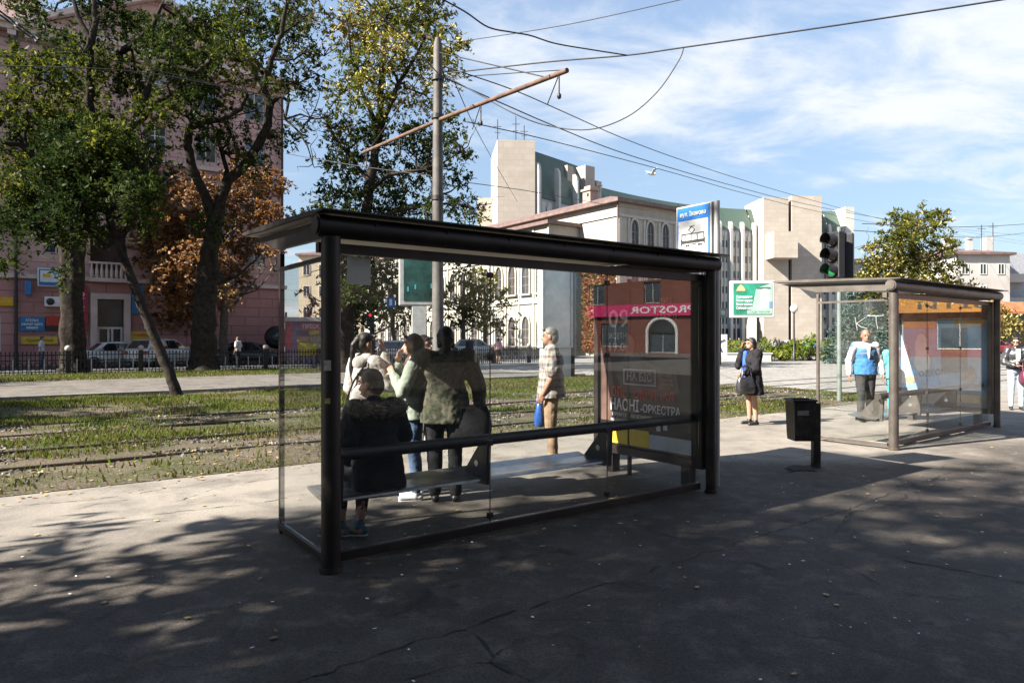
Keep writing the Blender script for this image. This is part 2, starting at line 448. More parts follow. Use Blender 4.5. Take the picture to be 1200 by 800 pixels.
def asphalt(name, c1, c2, dust, dlo, dhi, crack=True, stain=(.02, .02, .02)):
    m, n, b = nt(name); v = coords(n)
    f, raw = noise_fac(n, v, .55, 8, .3, .7)
    out = mix(n, f, c1, c2)
    fm0, _ = noise_fac(n, v, 4.5, 6, .5, .68)
    out = mix(n, fm0, out, tuple(x*1.55 for x in c2))
    fm1, _ = noise_fac(n, v, 2.3, 6, .56, .70, .6, 1.2)
    out = mix(n, fm1, out, tuple(x*.55 for x in c1))
    vd = n.nodes.new('ShaderNodeTexVoronoi'); vd.inputs['Scale'].default_value = 3.2; n.links.new(v, vd.inputs['Vector'])
    sd = n.nodes.new('ShaderNodeMapRange'); sd.inputs['From Min'].default_value = .05; sd.inputs['From Max'].default_value = .085; sd.inputs['To Min'].default_value = .75; sd.inputs['To Max'].default_value = 0
    n.links.new(vd.outputs['Distance'], sd.inputs['Value']); out = mix(n, sd.outputs['Result'], out, tuple(x*.45 for x in c1))
    fd, _ = noise_fac(n, v, 1.1, 10, dlo, dhi, .65, .4)
    out = mix(n, fd, out, dust)
    g = n.nodes.new('ShaderNodeTexNoise'); g.inputs['Scale'].default_value = 90; g.inputs['Detail'].default_value = 3; n.links.new(v, g.inputs['Vector'])
    gr = n.nodes.new('ShaderNodeMapRange'); gr.inputs['From Min'].default_value = .3; gr.inputs['From Max'].default_value = .7; gr.inputs['To Min'].default_value = .55; gr.inputs['To Max'].default_value = 1.5
    n.links.new(g.outputs['Fac'], gr.inputs['Value'])
    mu = n.nodes.new('ShaderNodeMix'); mu.data_type = 'RGBA'; mu.blend_type = 'MULTIPLY'; mu.inputs['Factor'].default_value = 1
    ii = [x for x in mu.inputs if x.type == 'RGBA']; n.links.new(out, ii[0])
    n.links.new(gr.outputs['Result'], ii[1]); out = [x for x in mu.outputs if x.type == 'RGBA'][0]
    if crack:
        # cell borders of a wobbly voronoi, shown only here and there
        wv = n.nodes.new('ShaderNodeTexNoise'); wv.inputs['Scale'].default_value = 1.6; wv.inputs['Detail'].default_value = 6; n.links.new(v, wv.inputs['Vector'])
        va = n.nodes.new('ShaderNodeVectorMath'); va.operation = 'MULTIPLY_ADD'; va.inputs[1].default_value = (.55, .55, 0)
        n.links.new(wv.outputs['Color'], va.inputs[0]); n.links.new(v, va.inputs[2])
        vo = n.nodes.new('ShaderNodeTexVoronoi'); vo.feature = 'DISTANCE_TO_EDGE'; vo.inputs['Scale'].default_value = .42; n.links.new(va.outputs[0], vo.inputs['Vector'])
        cr = n.nodes.new('ShaderNodeMapRange'); cr.inputs['From Min'].default_value = .001; cr.inputs['From Max'].default_value = .0065; cr.inputs['To Min'].default_value = 1; cr.inputs['To Max'].default_value = 0
        n.links.new(vo.outputs['Distance'], cr.inputs['Value'])
        fm, _ = noise_fac(n, v, .33, 3, .5, .58)
        mm = n.nodes.new('ShaderNodeMath'); mm.operation = 'MULTIPLY'; n.links.new(cr.outputs['Result'], mm.inputs[0]); n.links.new(fm, mm.inputs[1])
        out = mix(n, mm.outputs[0], out, stain)
    n.links.new(out, b.inputs['Base Color']); b.inputs['Roughness'].default_value = .82; b.inputs['Specular IOR Level'].default_value = .35
    bump(n, b, g.outputs['Fac'], .35, .008)
    return m

m_walk = asphalt('pavement_asphalt', (.034, .033, .034), (.050, .048, .047), (.085, .078, .07), .55, .9)
m_edge = asphalt('pavement_pale', (.15, .135, .115), (.21, .19, .165), (.26, .235, .20), .40, .75)
m_plaza = asphalt('road_asphalt', (.15, .14, .13), (.20, .19, .175), (.25, .235, .21), .45, .8, crack=False)
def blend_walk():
    # paints the shade edge: dark asphalt in shade blends to pale dusty asphalt in sun
    m = asphalt('pavement_painted_shade', (.033, .0265, .022), (.053, .0445, .037), (.085, .073, .06), .5, .85); n = m.node_tree; b = n.nodes['Principled BSDF']
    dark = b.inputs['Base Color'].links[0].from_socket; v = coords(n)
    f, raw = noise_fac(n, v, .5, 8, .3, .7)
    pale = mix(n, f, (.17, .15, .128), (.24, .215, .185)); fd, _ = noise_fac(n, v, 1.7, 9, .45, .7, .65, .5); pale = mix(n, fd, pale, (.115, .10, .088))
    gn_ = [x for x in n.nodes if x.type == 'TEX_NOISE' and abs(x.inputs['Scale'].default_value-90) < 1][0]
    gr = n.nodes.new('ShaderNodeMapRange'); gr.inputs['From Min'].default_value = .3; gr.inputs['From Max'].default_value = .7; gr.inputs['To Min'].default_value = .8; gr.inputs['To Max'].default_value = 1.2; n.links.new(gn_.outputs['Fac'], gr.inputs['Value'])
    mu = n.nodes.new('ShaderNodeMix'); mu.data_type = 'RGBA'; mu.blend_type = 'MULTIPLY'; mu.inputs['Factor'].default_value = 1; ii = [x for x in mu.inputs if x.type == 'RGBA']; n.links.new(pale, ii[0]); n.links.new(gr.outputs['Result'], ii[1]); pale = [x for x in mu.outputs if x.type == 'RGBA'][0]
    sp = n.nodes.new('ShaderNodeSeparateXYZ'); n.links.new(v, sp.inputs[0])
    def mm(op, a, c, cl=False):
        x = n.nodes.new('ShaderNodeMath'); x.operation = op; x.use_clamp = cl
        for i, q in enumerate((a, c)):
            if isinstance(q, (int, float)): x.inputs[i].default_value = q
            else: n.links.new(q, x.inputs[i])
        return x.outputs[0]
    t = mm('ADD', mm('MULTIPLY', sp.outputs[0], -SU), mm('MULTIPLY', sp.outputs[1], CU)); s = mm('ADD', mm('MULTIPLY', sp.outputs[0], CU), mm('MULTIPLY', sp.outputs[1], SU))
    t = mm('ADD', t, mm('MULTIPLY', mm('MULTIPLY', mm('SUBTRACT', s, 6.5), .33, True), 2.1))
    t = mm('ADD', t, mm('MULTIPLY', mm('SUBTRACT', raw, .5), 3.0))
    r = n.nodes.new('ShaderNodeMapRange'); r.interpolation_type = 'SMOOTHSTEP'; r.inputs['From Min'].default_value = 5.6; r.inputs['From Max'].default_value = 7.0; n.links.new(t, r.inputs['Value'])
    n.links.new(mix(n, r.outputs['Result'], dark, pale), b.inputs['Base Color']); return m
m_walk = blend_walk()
m_far = asphalt('city_ground', (.13, .12, .11), (.17, .16, .145), (.2, .19, .17), .45, .8, crack=False)
m_path = asphalt('path_paving', (.062, .056, .05), (.105, .094, .083), (.14, .125, .108), .42, .72)

def sheet(name, poly, z, m):
    mb = MB(); mb.poly([W(s, t, z) for s, t in poly]); return struct(mb.build(name, m))

sheet('ground', [(-900, -900), (900, -900), (900, 900), (-900, 900)], 0, m_far)
def wavy(s0, s1, t, amp, step, f=.35, sd=0):
    out = []; k = int(abs(s1-s0)/step)
    for i in range(k+1):
        s = s0+(s1-s0)*i/k
        out.append((s, t+amp*mnoise.noise((s*f, sd, 0))+amp*.4*mnoise.noise((s*f*4, sd+7, 0))))
    return out
# wide pavement: shade painted in as dark asphalt, with a pale dusty belt along the tracks
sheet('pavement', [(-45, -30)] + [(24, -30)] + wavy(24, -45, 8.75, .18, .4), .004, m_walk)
sheet('road', [(19.5, 8.4), (120, 8.4), (120, 62), (19.5, 62)], .004, m_plaza)
sheet('street', [(24, -60), (120, -60), (120, 8.4), (24, 8.4)], .006, m_plaza)
sheet('path', wavy(-70, 19.5, 21.7, .08, .6) + wavy(19.5, -70, 31.2, .3, .6, .3, 4), .010, m_path)
sheet('driveway', [(-80, 37.3), (19.5, 37.3), (19.5, 47.8), (-80, 47.8)], .006, M('driveway_asphalt', (.06, .06, .06), .85, var=.25, scale=.7))
# manual cracks following the joint in the asphalt
mb = MB(); cr_ = random.Random(3)
def crack(pts, wd=.018):
    fine = []
    for a, b in zip(pts, pts[1:]):
        L = math.hypot(b[0]-a[0], b[1]-a[1]); k = max(2, int(L/.07))
        for i in range(k):
            f = i/k; fine.append((a[0]+(b[0]-a[0])*f+cr_.uniform(-.02, .02), a[1]+(b[1]-a[1])*f+cr_.uniform(-.022, .022)))
    fine.append(pts[-1])
    for a, b in zip(fine, fine[1:]):
        dx, dy = b[0]-a[0], b[1]-a[1]; L = math.hypot(dx, dy) or 1; q = wd*cr_.uniform(.05, .75)*.5; nx, ny = -dy/L*q, dx/L*q
        mb.quad(W(a[0]-nx, a[1]-ny, .0085), W(b[0]-nx, b[1]-ny, .0085), W(b[0]+nx, b[1]+ny, .0085), W(a[0]+nx, a[1]+ny, .0085))
def g2(px, py):
    Z = 1280/(py-397); X = (px-600)/800*Z
    return (X*CU+Z*SU, -X*SU+Z*CU)
for wd, pts in ((.02, [(350, 800), (470, 758), (545, 737), (640, 706), (700, 689), (800, 657), (905, 624), (985, 600), (1045, 578), (1080, 566), (1116, 553)]),
            (.026, [(555, 737), (566, 752), (580, 768), (574, 775), (600, 790)]), (.016, [(580, 768), (600, 757)]), (.016, [(480, 797), (540, 779), (580, 776), (610, 792), (625, 800)]),
            (.022, [(985, 612), (1000, 600), (1045, 592), (1062, 582), (1050, 572), (1060, 566)]), (.012, [(1000, 600), (985, 618), (975, 628)]),
            (.03, [(1062, 657), (1095, 664), (1140, 672), (1200, 684)]), (.016, [(1010, 642), (1062, 657)]), (.016, [(1160, 583), (1200, 588)]), (.012, [(960, 655), (1000, 668), (1040, 690)]),
            (.02, [(0, 594), (60, 590), (130, 583), (190, 574)]), (.014, [(80, 600), (110, 592), (150, 586)]), (.016, [(200, 590), (260, 570), (330, 560)]), (.02, [(170, 604), (230, 598), (300, 590), (336, 584)])):
    crack([g2(*p) for p in pts], wd)
struct(mb.build('pavement_joint', M('crack_dirt', (.018, .017, .016), .95)))
# broken patch and litter-filled hole by the bin
mb = MB(); hp = []
c0 = g2(940, 549)
for i in range(40):
    a = i*math.tau/40; rr = .15*(1+.9*mnoise.noise((math.cos(a)*3, math.sin(a)*3, 4)))
    hp.append(W(c0[0]+math.cos(a)*rr*1.7, c0[1]+math.sin(a)*rr, .0135))
mb.poly(hp); struct(mb.build('pavement_hole', M('hole_dirt', (.016, .014, .012), .95, var=.7, scale=14, bmp=.6)))

# ---- track bed with its grass
def bed_mat():
    m, n, b = nt('track_bed_soil'); v = coords(n)
    f, _ = noise_fac(n, v, .8, 8, .3, .7)
    out = mix(n, f, (.07, .054, .038), (.14, .112, .084))
    f2, _ = noise_fac(n, v, .5, 6, .42, .62)
    out = mix(n, f2, out, (.035, .05, .014))
    f3, raw = noise_fac(n, v, 26, 4, .52, .7)
    out = mix(n, f3, out, (.13, .11, .095))
    n.links.new(out, b.inputs['Base Color']); b.inputs['Roughness'].default_value = .95; b.inputs['Specular IOR Level'].default_value = .1
    bump(n, b, raw, .8, .04); return m
mb = MB(); ss = np.arange(-50, 20.01, .5); ts = np.arange(8.6, 21.75, .3)
def bed_h(s, t):
    h = .035+.05*mnoise.noise((s*.5, t*.5, 2))+.03*mnoise.noise((s*1.7, t*1.7, 5))
    if t < 9.2: h *= (t-8.6)/.6
    if t > 16.5: h += .10*math.sin(min(1, (t-16.5)/3.5)*math.pi)
    return max(.011, h)
ids = {}
for i, s in enumerate(ss):
    for j, t in enumerate(ts): ids[i, j] = len(mb.v); mb.v.append(tuple(W(s, t+(.12*mnoise.noise((s*.4, 1, 1)) if j == 0 else 0), bed_h(s, t))))
for i in range(len(ss)-1):
    for j in range(len(ts)-1): mb.f.append((ids[i, j], ids[i+1, j], ids[i+1, j+1], ids[i, j+1])); mb.mi.append(0); mb.sm.append(True)
struct(mb.build('track_bed', bed_mat()))
sheet('verge', wavy(-70, 19.5, 31.0, .25, .5, .3, 4) + [(19.5, 37.2), (-70, 37.2)], .014, M('verge_soil', (.05, .055, .022), .95, c2=(.10, .09, .05), scale=1.2))
mb = MB(); mb.prism([W(-70, 21.45, 0), W(19.4, 21.45, 0), W(19.4, 21.63, 0), W(-70, 21.63, 0)], (0, 0, .14)); struct(mb.build('path_kerb', M('kerb_concrete', (.15, .14, .125), .9, var=.3, scale=3, bmp=.3), bevel=.015))

gn = np.random.default_rng(11)
def grass(name, n, s0, s1, t0, t1, hmin, hmax, mats, w, dens):
    s = gn.uniform(s0, s1, n*6); t = gn.uniform(t0, t1, n*6)
    # only the part the lens can see, with a margin to the sides
    X = s*CU-t*SU; Y = s*SU+t*CU
    ok = (Y > 4) & (np.abs(X) < .85*Y+1.5)
    pick = []
    for a, b in zip(s[ok], t[ok]):
        if gn.random() < dens(a, b): pick.append((a, b))
        if len(pick) >= n: break
    pk = np.array(pick); m = len(pk)
    X = pk[:, 0]*CU-pk[:, 1]*SU; Y = pk[:, 0]*SU+pk[:, 1]*CU
    Z = np.array([bed_h(a, b) if b < 21.6 else .014 for a, b in pick])
    h = gn.uniform(hmin, hmax, m)*(.7+.6*gn.random(m)); a = gn.uniform(0, math.tau, m); wd = h*.11+.006
    lean = gn.uniform(0, math.tau, m); lr = h*gn.uniform(.1, .7, m)
    v = np.empty((m, 4, 3)); dx, dy = np.cos(a)*wd, np.sin(a)*wd; lx, ly = np.cos(lean)*lr, np.sin(lean)*lr
    v[:, 0] = np.stack([X-dx, Y-dy, Z-.01], 1); v[:, 1] = np.stack([X+dx, Y+dy, Z-.01], 1)
    v[:, 2] = np.stack([X+dx*.5+lx*.5, Y+dy*.5+ly*.5, Z+h*.6], 1); v[:, 3] = np.stack([X+lx, Y+ly, Z+h], 1)
    pn = np.array([mnoise.noise((p[0]*.45, p[1]*.6, 9)) for p in pick])
    u = np.clip(gn.random(m)*.7+.15+pn*.45, 0, .999); mi = np.searchsorted(np.cumsum(np.array(w)/sum(w)), u).clip(0, len(mats)-1)
    o = quads_object(name, v, mats, mi); o['kind'] = 'stuff'; return o
gm = [leafmat('grass_dry', (.15, .12, .055), (.10, .09, .035), .3), leafmat('grass_olive', (.075, .085, .02), (.11, .105, .028), .4), leafmat('grass_fresh', (.07, .115, .014), (.115, .16, .022), .45)]
def dens(s, t):
    pnz = mnoise.noise((s*.33, t*.55, 3))+.5*mnoise.noise((s*1.1, t*1.4, 8))
    if t < 9.9: return .05+max(0, pnz)*1.5
    for r0 in (10.1, 11.62, 13.5, 15.02):
        if abs(t-r0) < .16: return .02
    if t < 11.6: return max(0, -.02+pnz*1.1)
    if t < 13.4: return max(0, .06+pnz*1.3)
    if t < 15.1: return max(0, -.02+pnz*.5)
    return min(1, max(.05, .42+pnz*1.3))
grass('grass', 120000, -25, 19.5, 8.6, 21.4, .03, .085, gm, (.26, .38, .36), dens)
grass('grass', 26000, -35, 19.5, 31.0, 37.2, .05, .11, gm, (.25, .45, .3), lambda s, t: .7)

# ---- rails (run on embedded in the road beyond the grass)
m_rail = M('rail_rust', (.05, .032, .024), .6, .4, c2=(.09, .06, .045), scale=8)
m_head = M('rail_head', (.16, .15, .145), .35, 1, var=.2, scale=5)
rl = ['rusty tram rail nearest the pavement edge', 'second rusty tram rail from the pavement', 'third tram rail from the pavement, past the pole', 'tram rail farthest from the pavement, beside the tall grass']
for i, t in enumerate((10.1, 11.62, 13.5, 15.02)):
    mb = MB()
    prof = [(-.035, 0), (.035, 0), (.035, .045), (-.035, .045)]
    mb.prism([W(-60, t+a, z+.012) for a, z in prof], W(79.6, 0)); 
    mb.mat(1); mb.prism([W(-60, t-.028, .0585), W(-60, t+.028, .0585), W(-60, t+.028, .064), W(-60, t-.028, .064)], W(79.6, 0))
    mb.mat(0); mb.prism([W(19.6, t-.09, .0062), W(19.6, t+.09, .0062), W(19.6, t+.09, .012), W(19.6, t-.09, .012)], W(90, 0))
    mb.mat(1); mb.prism([W(19.6, t-.03, .012), W(19.6, t+.03, .012), W(19.6, t+.03, .018), W(19.6, t-.03, .018)], W(90, 0))
    o = mb.build('tram_rail', [m_rail, m_head]); tag(o, rl[i], 'tram rail', 'tram rails along the stop')

# ---- litter: paper scraps and fallen leaves nobody would count
ln = np.random.default_rng(5); pts = []; mi = []; sz = []
for k in range(1300):
    s = ln.uniform(-6, 16); t = ln.uniform(1.5, 8.9); X = s*CU-t*SU; Y = s*SU+t*CU
    if Y < 2.5: continue
    if t > 6.2: ok = ln.random() < .75; c = ln.integers(1, 4)
    else: ok = ln.random() < .8; c = 0 if ln.random() < .5 else ln.integers(1, 4)
    if ok: pts.append((X, Y, .016)); mi.append(c); sz.append(.026 if c == 0 else .045)
for k in range(2500):
    s = ln.uniform(-14, 19); t = ln.normal(9.0, .7); X = s*CU-t*SU; Y = s*SU+t*CU
    if Y > 3 and t > 8: pts.append((X, Y, max(.02, bed_h(s, t)+.012) if t > 8.6 else .016)); mi.append(ln.integers(1, 4)); sz.append(.06)
pts = np.array(pts); v = leaf_arrays(pts, np.array(sz), ln, .7)
v[:, :, 2] = pts[:, None, 2]+(v[:, :, 2]-pts[:, None, 2])*.12
o = quads_object('litter', v, [M('paper_scrap', (.62, .62, .6), .8), M('leaf_tan', (.30, .20, .09), .8), M('leaf_brown', (.17, .10, .05), .8), M('leaf_yellow', (.36, .28, .08), .8)], mi)
o['kind'] = 'stuff'

# ballast and soil crumbs between the rails
bn = np.random.default_rng(9); pts = []
for k in range(60000):
    s = bn.uniform(-14, 19.4); t = (bn.normal(14.3, .55), bn.normal(10.5, .75), bn.normal(12.5, .7))[k % 3]
    X = s*CU-t*SU; Y = s*SU+t*CU
    if t < 8.75 or Y < 4 or abs(X) > .85*Y+1: continue
    if mnoise.noise((s*.6, t*.9, 21)) < -.05: continue
    pts.append((X, Y, bed_h(s, t)+.008))
pts = np.array(pts); v = leaf_arrays(pts, np.full(len(pts), .05), bn, .8)
o = quads_object('gravel', v, [M('ballast_grey', (.11, .10, .092), .9), M('ballast_brown', (.085, .06, .045), .9), M('ballast_pale', (.20, .18, .16), .9), M('leaf_tan', (.30, .20, .09), .8)], np.searchsorted([.38, .72, .93], bn.random(len(pts)))); o['kind'] = 'stuff'
# ------------------------------------------------------------ buildings
m_pane = M('window_glass', (.025, .03, .035), .08, 0, var=.5, scale=.6, spec=.8)
m_pane2 = M('window_glass_sky', (.05, .07, .09), .06, 0, var=.4, scale=.5, spec=1)
m_white = M('white_trim', (.62, .60, .56), .6, var=.1, scale=2)
m_dark = M('dark_metal', (.035, .033, .032), .45, .3, var=.3, scale=6)
m_white_p = M('white_paint', (.74, .74, .73), .5, var=.06, scale=3)

def wall_open(mb, x0, x1, z0, z1, holes, y, depth):
    """flat wall in the plane y with rectangular openings (x0,x1,z0,z1) and their reveals"""
    xs = sorted({x0, x1, *[h[0] for h in holes], *[h[1] for h in holes]}); zs = sorted({z0, z1, *[h[2] for h in holes], *[h[3] for h in holes]})
    for a, b in zip(xs, xs[1:]):
        for c, d in zip(zs, zs[1:]):
            mx, mz = (a+b)/2, (c+d)/2
            if any(h[0] < mx < h[1] and h[2] < mz < h[3] for h in holes): continue
            mb.quad((a, y, c), (b, y, c), (b, y, d), (a, y, d))
    for h in holes:
        a, b, c, d = h; Y = y+depth
        mb.quad((a, y, c), (a, y, d), (a, Y, d), (a, Y, c)); mb.quad((b, y, d), (b, y, c), (b, Y, c), (b, Y, d))
        mb.quad((a, y, d), (b, y, d), (b, Y, d), (a, Y, d)); mb.quad((b, y, c), (a, y, c), (a, Y, c), (b, Y, c))

def rect_window(parent, x, z, w_, h_, y, mf, mg, rz=0, mull=1, name='window', trans=0):
    """frame with its pane, standing in an opening; x,z = lower middle"""
    mb = MB(); f = .07
    mb.bx(-w_/2, -w_/2+f, -.04, .04, 0, h_); mb.bx(w_/2-f, w_/2, -.04, .04, 0, h_); mb.bx(-w_/2+f, w_/2-f, -.04, .04, h_-f, h_); mb.bx(-w_/2+f, w_/2-f, -.04, .04, 0, f)
    for k in range(mull):
        xx = -w_/2+w_*(k+1)/(mull+1); mb.bx(xx-.03, xx+.03, -.035, .035, f, h_-f)
    if trans: mb.bx(-w_/2+f, w_/2-f, -.03, .03, h_*trans-.03, h_*trans+.03)
    o = mb.build(name, mf, parent, (x, y, z), rz)
    p = MB().bx(-w_/2+f*.5, w_/2-f*.5, -.01, .01, f*.5, h_-f*.5).build('pane', mg, o)
    return o

def dupwin(o, x, z, y=None):
    c = copy_tree(o, o.parent); c.location.x = x; c.location.z = z
    if y is not None: c.location.y = y
    return c

# ---- pink stone apartment building on the left
pk = stone('pink_stone', (.55, .345, .315), (.60, .39, .355), (.25, .15, .14), 1.6, .55, .03, stain=(.42, .25, .23))
pk2 = stone('pink_stone_base', (.45, .22, .20), (.49, .25, .225), (.19, .10, .09), 1.8, .62, .035, stain=(.34, .165, .15))
m_trimp = M('pale_pink_trim', (.58, .46, .42), .8, var=.12, scale=1.2)
pb = empty('apartment_building', W(15.1, 48, 0), TH, 'large pink stone apartment building with gable behind the trees', 'building')
holes = []
wx = [-1.9, -5.0, -8.0, -13.2, -16.8, -20.4, -24.0, -28.0, -32.0, -36.0, -40]
for fl in range(4):
    z = 6.6+fl*3.3
    for x in wx: holes.append((x-.65, x+.65, z, z+1.9))
loggia = [(-11.5, -9.6, 5.45, 8.4)]
holes = [h for h in holes if not any(h[0] < l[1] and h[1] > l[0] and h[2] < l[3] and h[3] > l[2] for l in loggia)]
mb = MB(); wall_open(mb, -60, 0, 5.2, 19.3, holes+loggia, 0, .35)
mb.quad((0, 0, 0), (0, 26, 0), (0, 26, 19.3), (0, 0, 19.3)); mb.quad((-60, 26, 0), (-60, 0, 0), (-60, 0, 19.3), (-60, 26, 19.3)); mb.quad((0, 26, 0), (-60, 26, 0), (-60, 26, 19.3), (0, 26, 19.3))
mb.build('wall', pk, pb)
door = [(-11.15, -9.75, .1, 4.0)]
sw = [(-17.6, -15.8, .9, 3.2), (-21.8, -19.8, .9, 3.2), (-26, -24, .9, 3.2)]
mb = MB(); wall_open(mb, -60, .05, 0, 5.05, door+sw, -.12, .5); mb.quad((.05, -.12, 0), (.05, 26.1, 0), (.05, 26.1, 5.05), (.05, -.12, 5.05)); mb.quad((-60, -.12, 5.05), (.05, -.12, 5.05), (.05, .1, 5.05), (-60, .1, 5.05))
mb.build('ground_floor_wall', pk2, pb)
mb = MB(); mb.bx(-60, .2, -.28, -.002, 5.06, 5.3); mb.bx(-60, .2, -.25, -.002, 12.6, 12.85); mb.build('band_course', m_trimp, pb)
mb = MB(); mb.bx(-60, .7, -.75, 26.6, 19.302, 19.55); mb.bx(-60, .5, -.5, 26.3, 19.0, 19.30); 
for i in range(75): mb.bx(-59.5+i*.8, -59.1+i*.8, -.45, -.002, 18.7, 18.99)
mb.build('cornice', m_trimp, pb)
# gable over the middle, end pavilion parapet
gx = -7.9
mb = MB(); mb.prism([(gx-6.6, 0, 19.56), (gx+6.6, 0, 19.56), (gx, 0, 22.9)], (0, 1.2, 0)); mb.build('gable_wall', pk, pb)
mb = MB()
for sg in (-1, 1): mb.prism([(gx+sg*7.4, -.5, 19.56), (gx+sg*6.8, -.5, 19.56), (gx, -.5, 22.92), (gx, -.5, 23.4)], (0, 2, 0))
mb.build('gable_cornice', m_trimp, pb)
mb = MB(); pts = [(gx+.8*math.cos(a), -.03, 20.3+1.0*math.sin(a)) for a in np.linspace(0, math.pi, 14)]; mb.poly(pts); mb.build('gable_window', m_pane, pb)
mb = MB(); mb.prism([(gx-6.6, 1.2, 19.6), (gx, 1.2, 22.8), (gx+6.6, 1.2, 19.6)], (0, 23, 0)); mb.build('roof', M('roof_metal_brown', (.10, .07, .06), .6, var=.2), pb)
mb = MB(); mb.bx(-16.6, -14.2, 1, 4, 19.6, 22); mb.bx(-16.8, -14.0, .8, 4.2, 21.4, 21.8); mb.build('parapet_tower', m_trimp, pb)
first = None
for h in holes:
    x = (h[0]+h[1])/2
    if first is None: first = rect_window(pb, x, h[2], 1.3, 1.9, .25, m_white, m_pane2, mull=1, trans=.65)
    else: dupwin(first, x, h[2])
sf = None
for h in sw:
    if sf is None: sf = rect_window(pb, (h[0]+h[1])/2, h[2], 1.8, 2.3, .2, m_white, m_pane, mull=2, name='shop_window')
    else: dupwin(sf, (h[0]+h[1])/2, h[2])
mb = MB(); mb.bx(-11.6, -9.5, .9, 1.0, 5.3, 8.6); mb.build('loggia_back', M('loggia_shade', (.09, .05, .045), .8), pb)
mb = MB(); mb.bx(-11.6, -9.5, -.6, -.003, 5.02, 5.25); mb.bx(-11.6, -9.5, -.5, -.3, 6.1, 6.22)
mb.build('balcony', m_trimp, pb)
for i in range(8):
    mb = MB(); mb.lathe([(.06, 0), (.10, .18), (.10, .40), (.05, .68), (.07, .85)], n=8); mb.build('baluster', m_trimp, pb, (-11.45+i*.257, -.4, 5.25))
mb = MB(); mb.bx(-11.5, -11.15, -.3, -.115, 0, 4.35); mb.bx(-9.75, -9.4, -.3, -.115, 0, 4.35); mb.bx(-11.149, -9.751, -.3, -.115, 4.0, 4.35); mb.build('portal', m_trimp, pb)
dr = MB().bx(-11.14, -9.76, .25, .3, .1, 3.98).build('door', m_pane, pb)
mb = MB(); mb.bx(-11.1, -9.8, .12, .22, 2.2, 2.33)
for x in (-11.12, -10.6, -10.4, -9.9): mb.bx(x, x+.11, .12, .22, .1, 2.2)
mb.build('frame', m_white, dr)
mb = MB(); mb.tube([(-.15, -.3, 0), (-.15, -.3, 19)], .08, 8); mb.tube([(-15.1, -.3, 0), (-15.1, -.3, 19)], .08, 8); mb.build('downpipe', m_dark, pb)
# signs on the ground floor (each its own thing, fixed on the wall)
def onwall(x, y, z): return Vector((W(15.1, 48)[0], W(15.1, 48)[1], 0)) + Matrix.Rotation(TH, 3, 'Z') @ Vector((x, y, z))
def wsign(name, label, x, z, w_, h_, mat, d=.12, cat='sign', group='shop signs on the pink building'):
    o = empty(name, onwall(x, -.13-d/2, z), TH, label, cat, group)
    MB().box((0, 0, 0), (w_, d, h_)).build('panel', mat, o, bevel=.02); return o, -d/2-.006
white_l = M('lettering_white', (.8, .8, .8), .5, var=.02)
s_, y_ = wsign('shop_sign', 'tall magenta sign with white vertical НОТАРІУС lettering by the door', -11.95, 3.4, .52, 2.75, M('magenta_sign', (.33, .02, .06), .4), .2)
text('\n'.join('НОТАРІУС'), .42, white_l, s_, (0, y_, 0), bold=.01, spacing=1.12)
for o in s_.children:
    if o.name.startswith('lettering'):
        zs = [v.co.y for v in o.data.vertices]; zc = (max(zs)+min(zs))/2; k = 2.55/(max(zs)-min(zs))
        for v in o.data.vertices: v.co.y = (v.co.y-zc)*k
s_, y_ = wsign('shop_sign', 'white light box with blue border and letters above the air conditioner', -13.15, 5.15, 1.9, 1.05, M('sign_white', (.7, .72, .75), .4), .25)
MB().box((0, y_-.003, 0), (1.78, .01, .93)).build('border', M('sign_blue', (.04, .17, .42), .4), s_)
MB().box((0, y_-.012, .06), (1.66, .01, .66)).build('face', M('sign_white', (.7, .72, .75), .4), s_)
text('ТЕЛЕ', .38, M('sign_blue', (.04, .17, .42), .4), s_, (.25, y_-.02, .08), bold=.02, width=.95)
MB().box((-.53, y_-.02, .1), (.36, .01, .2)).build('emblem', M('sign_yellow', (.62, .42, .03), .5), s_)
s_, y_ = wsign('shop_sign', 'blue board with white АТЕЛЬЄ lettering beside the red banner', -14.35, 2.45, 1.2, .82, M('sign_blue2', (.03, .16, .34), .5))
text('АТЕЛЬЄ\nремонт одягу\nшвидко', .2, white_l, s_, (0, y_, 0), bold=.012, width=1.0)
s_, y_ = wsign('shop_sign', 'red and black banner with green leaf emblem behind the thick trunk', -13.0, 2.5, 1.4, .85, M('banner_red', (.42, .04, .02), .5))
MB().box((0, y_, -.27), (1.4, .01, .3)).build('stripe', M('banner_black', (.02, .02, .02), .5), s_)
MB().ell((.1, y_-.004, 0), (.18, .015, .26)).build('emblem', M('banner_green', (.04, .16, .03), .5), s_)
s_, y_ = wsign('shop_sign', 'yellow strip sign below the blue АТЕЛЬЄ board', -14.0, 1.5, 1.75, .42, M('sign_yellow', (.62, .42, .03), .5), .06)
text('ПІДШИВ БРЮК', .2, M('sign_ink', (.05, .04, .03), .5), s_, (0, y_, 0), bold=.01, width=1.3)
s_, y_ = wsign('shop_sign', 'orange yellow square sign over the far left window', -15.75, 3.7, 1.1, .5, M('sign_orange', (.6, .33, .02), .5))
s_, y_ = wsign('shop_sign', 'small blue lantern sign projecting left of the light box', -14.55, 4.5, .3, .8, M('sign_blue', (.04, .17, .42), .4), .5)
s_, y_ = wsign('shop_sign', 'dark blue tooth-pattern sign right of the entrance portal', -9.0, 4.0, .7, 1.7, M('sign_blue2', (.03, .16, .34), .5), .15)
MB().box((0, y_, .25), (.4, .01, .4)).build('emblem', M('sign_pale', (.35, .5, .6), .5), s_)
s_, y_ = wsign('shop_sign', 'bright yellow poster board right of the entrance above the cars', -8.75, 1.55, 1.35, 1.0, M('sign_yellow', (.62, .42, .03), .5), .08)
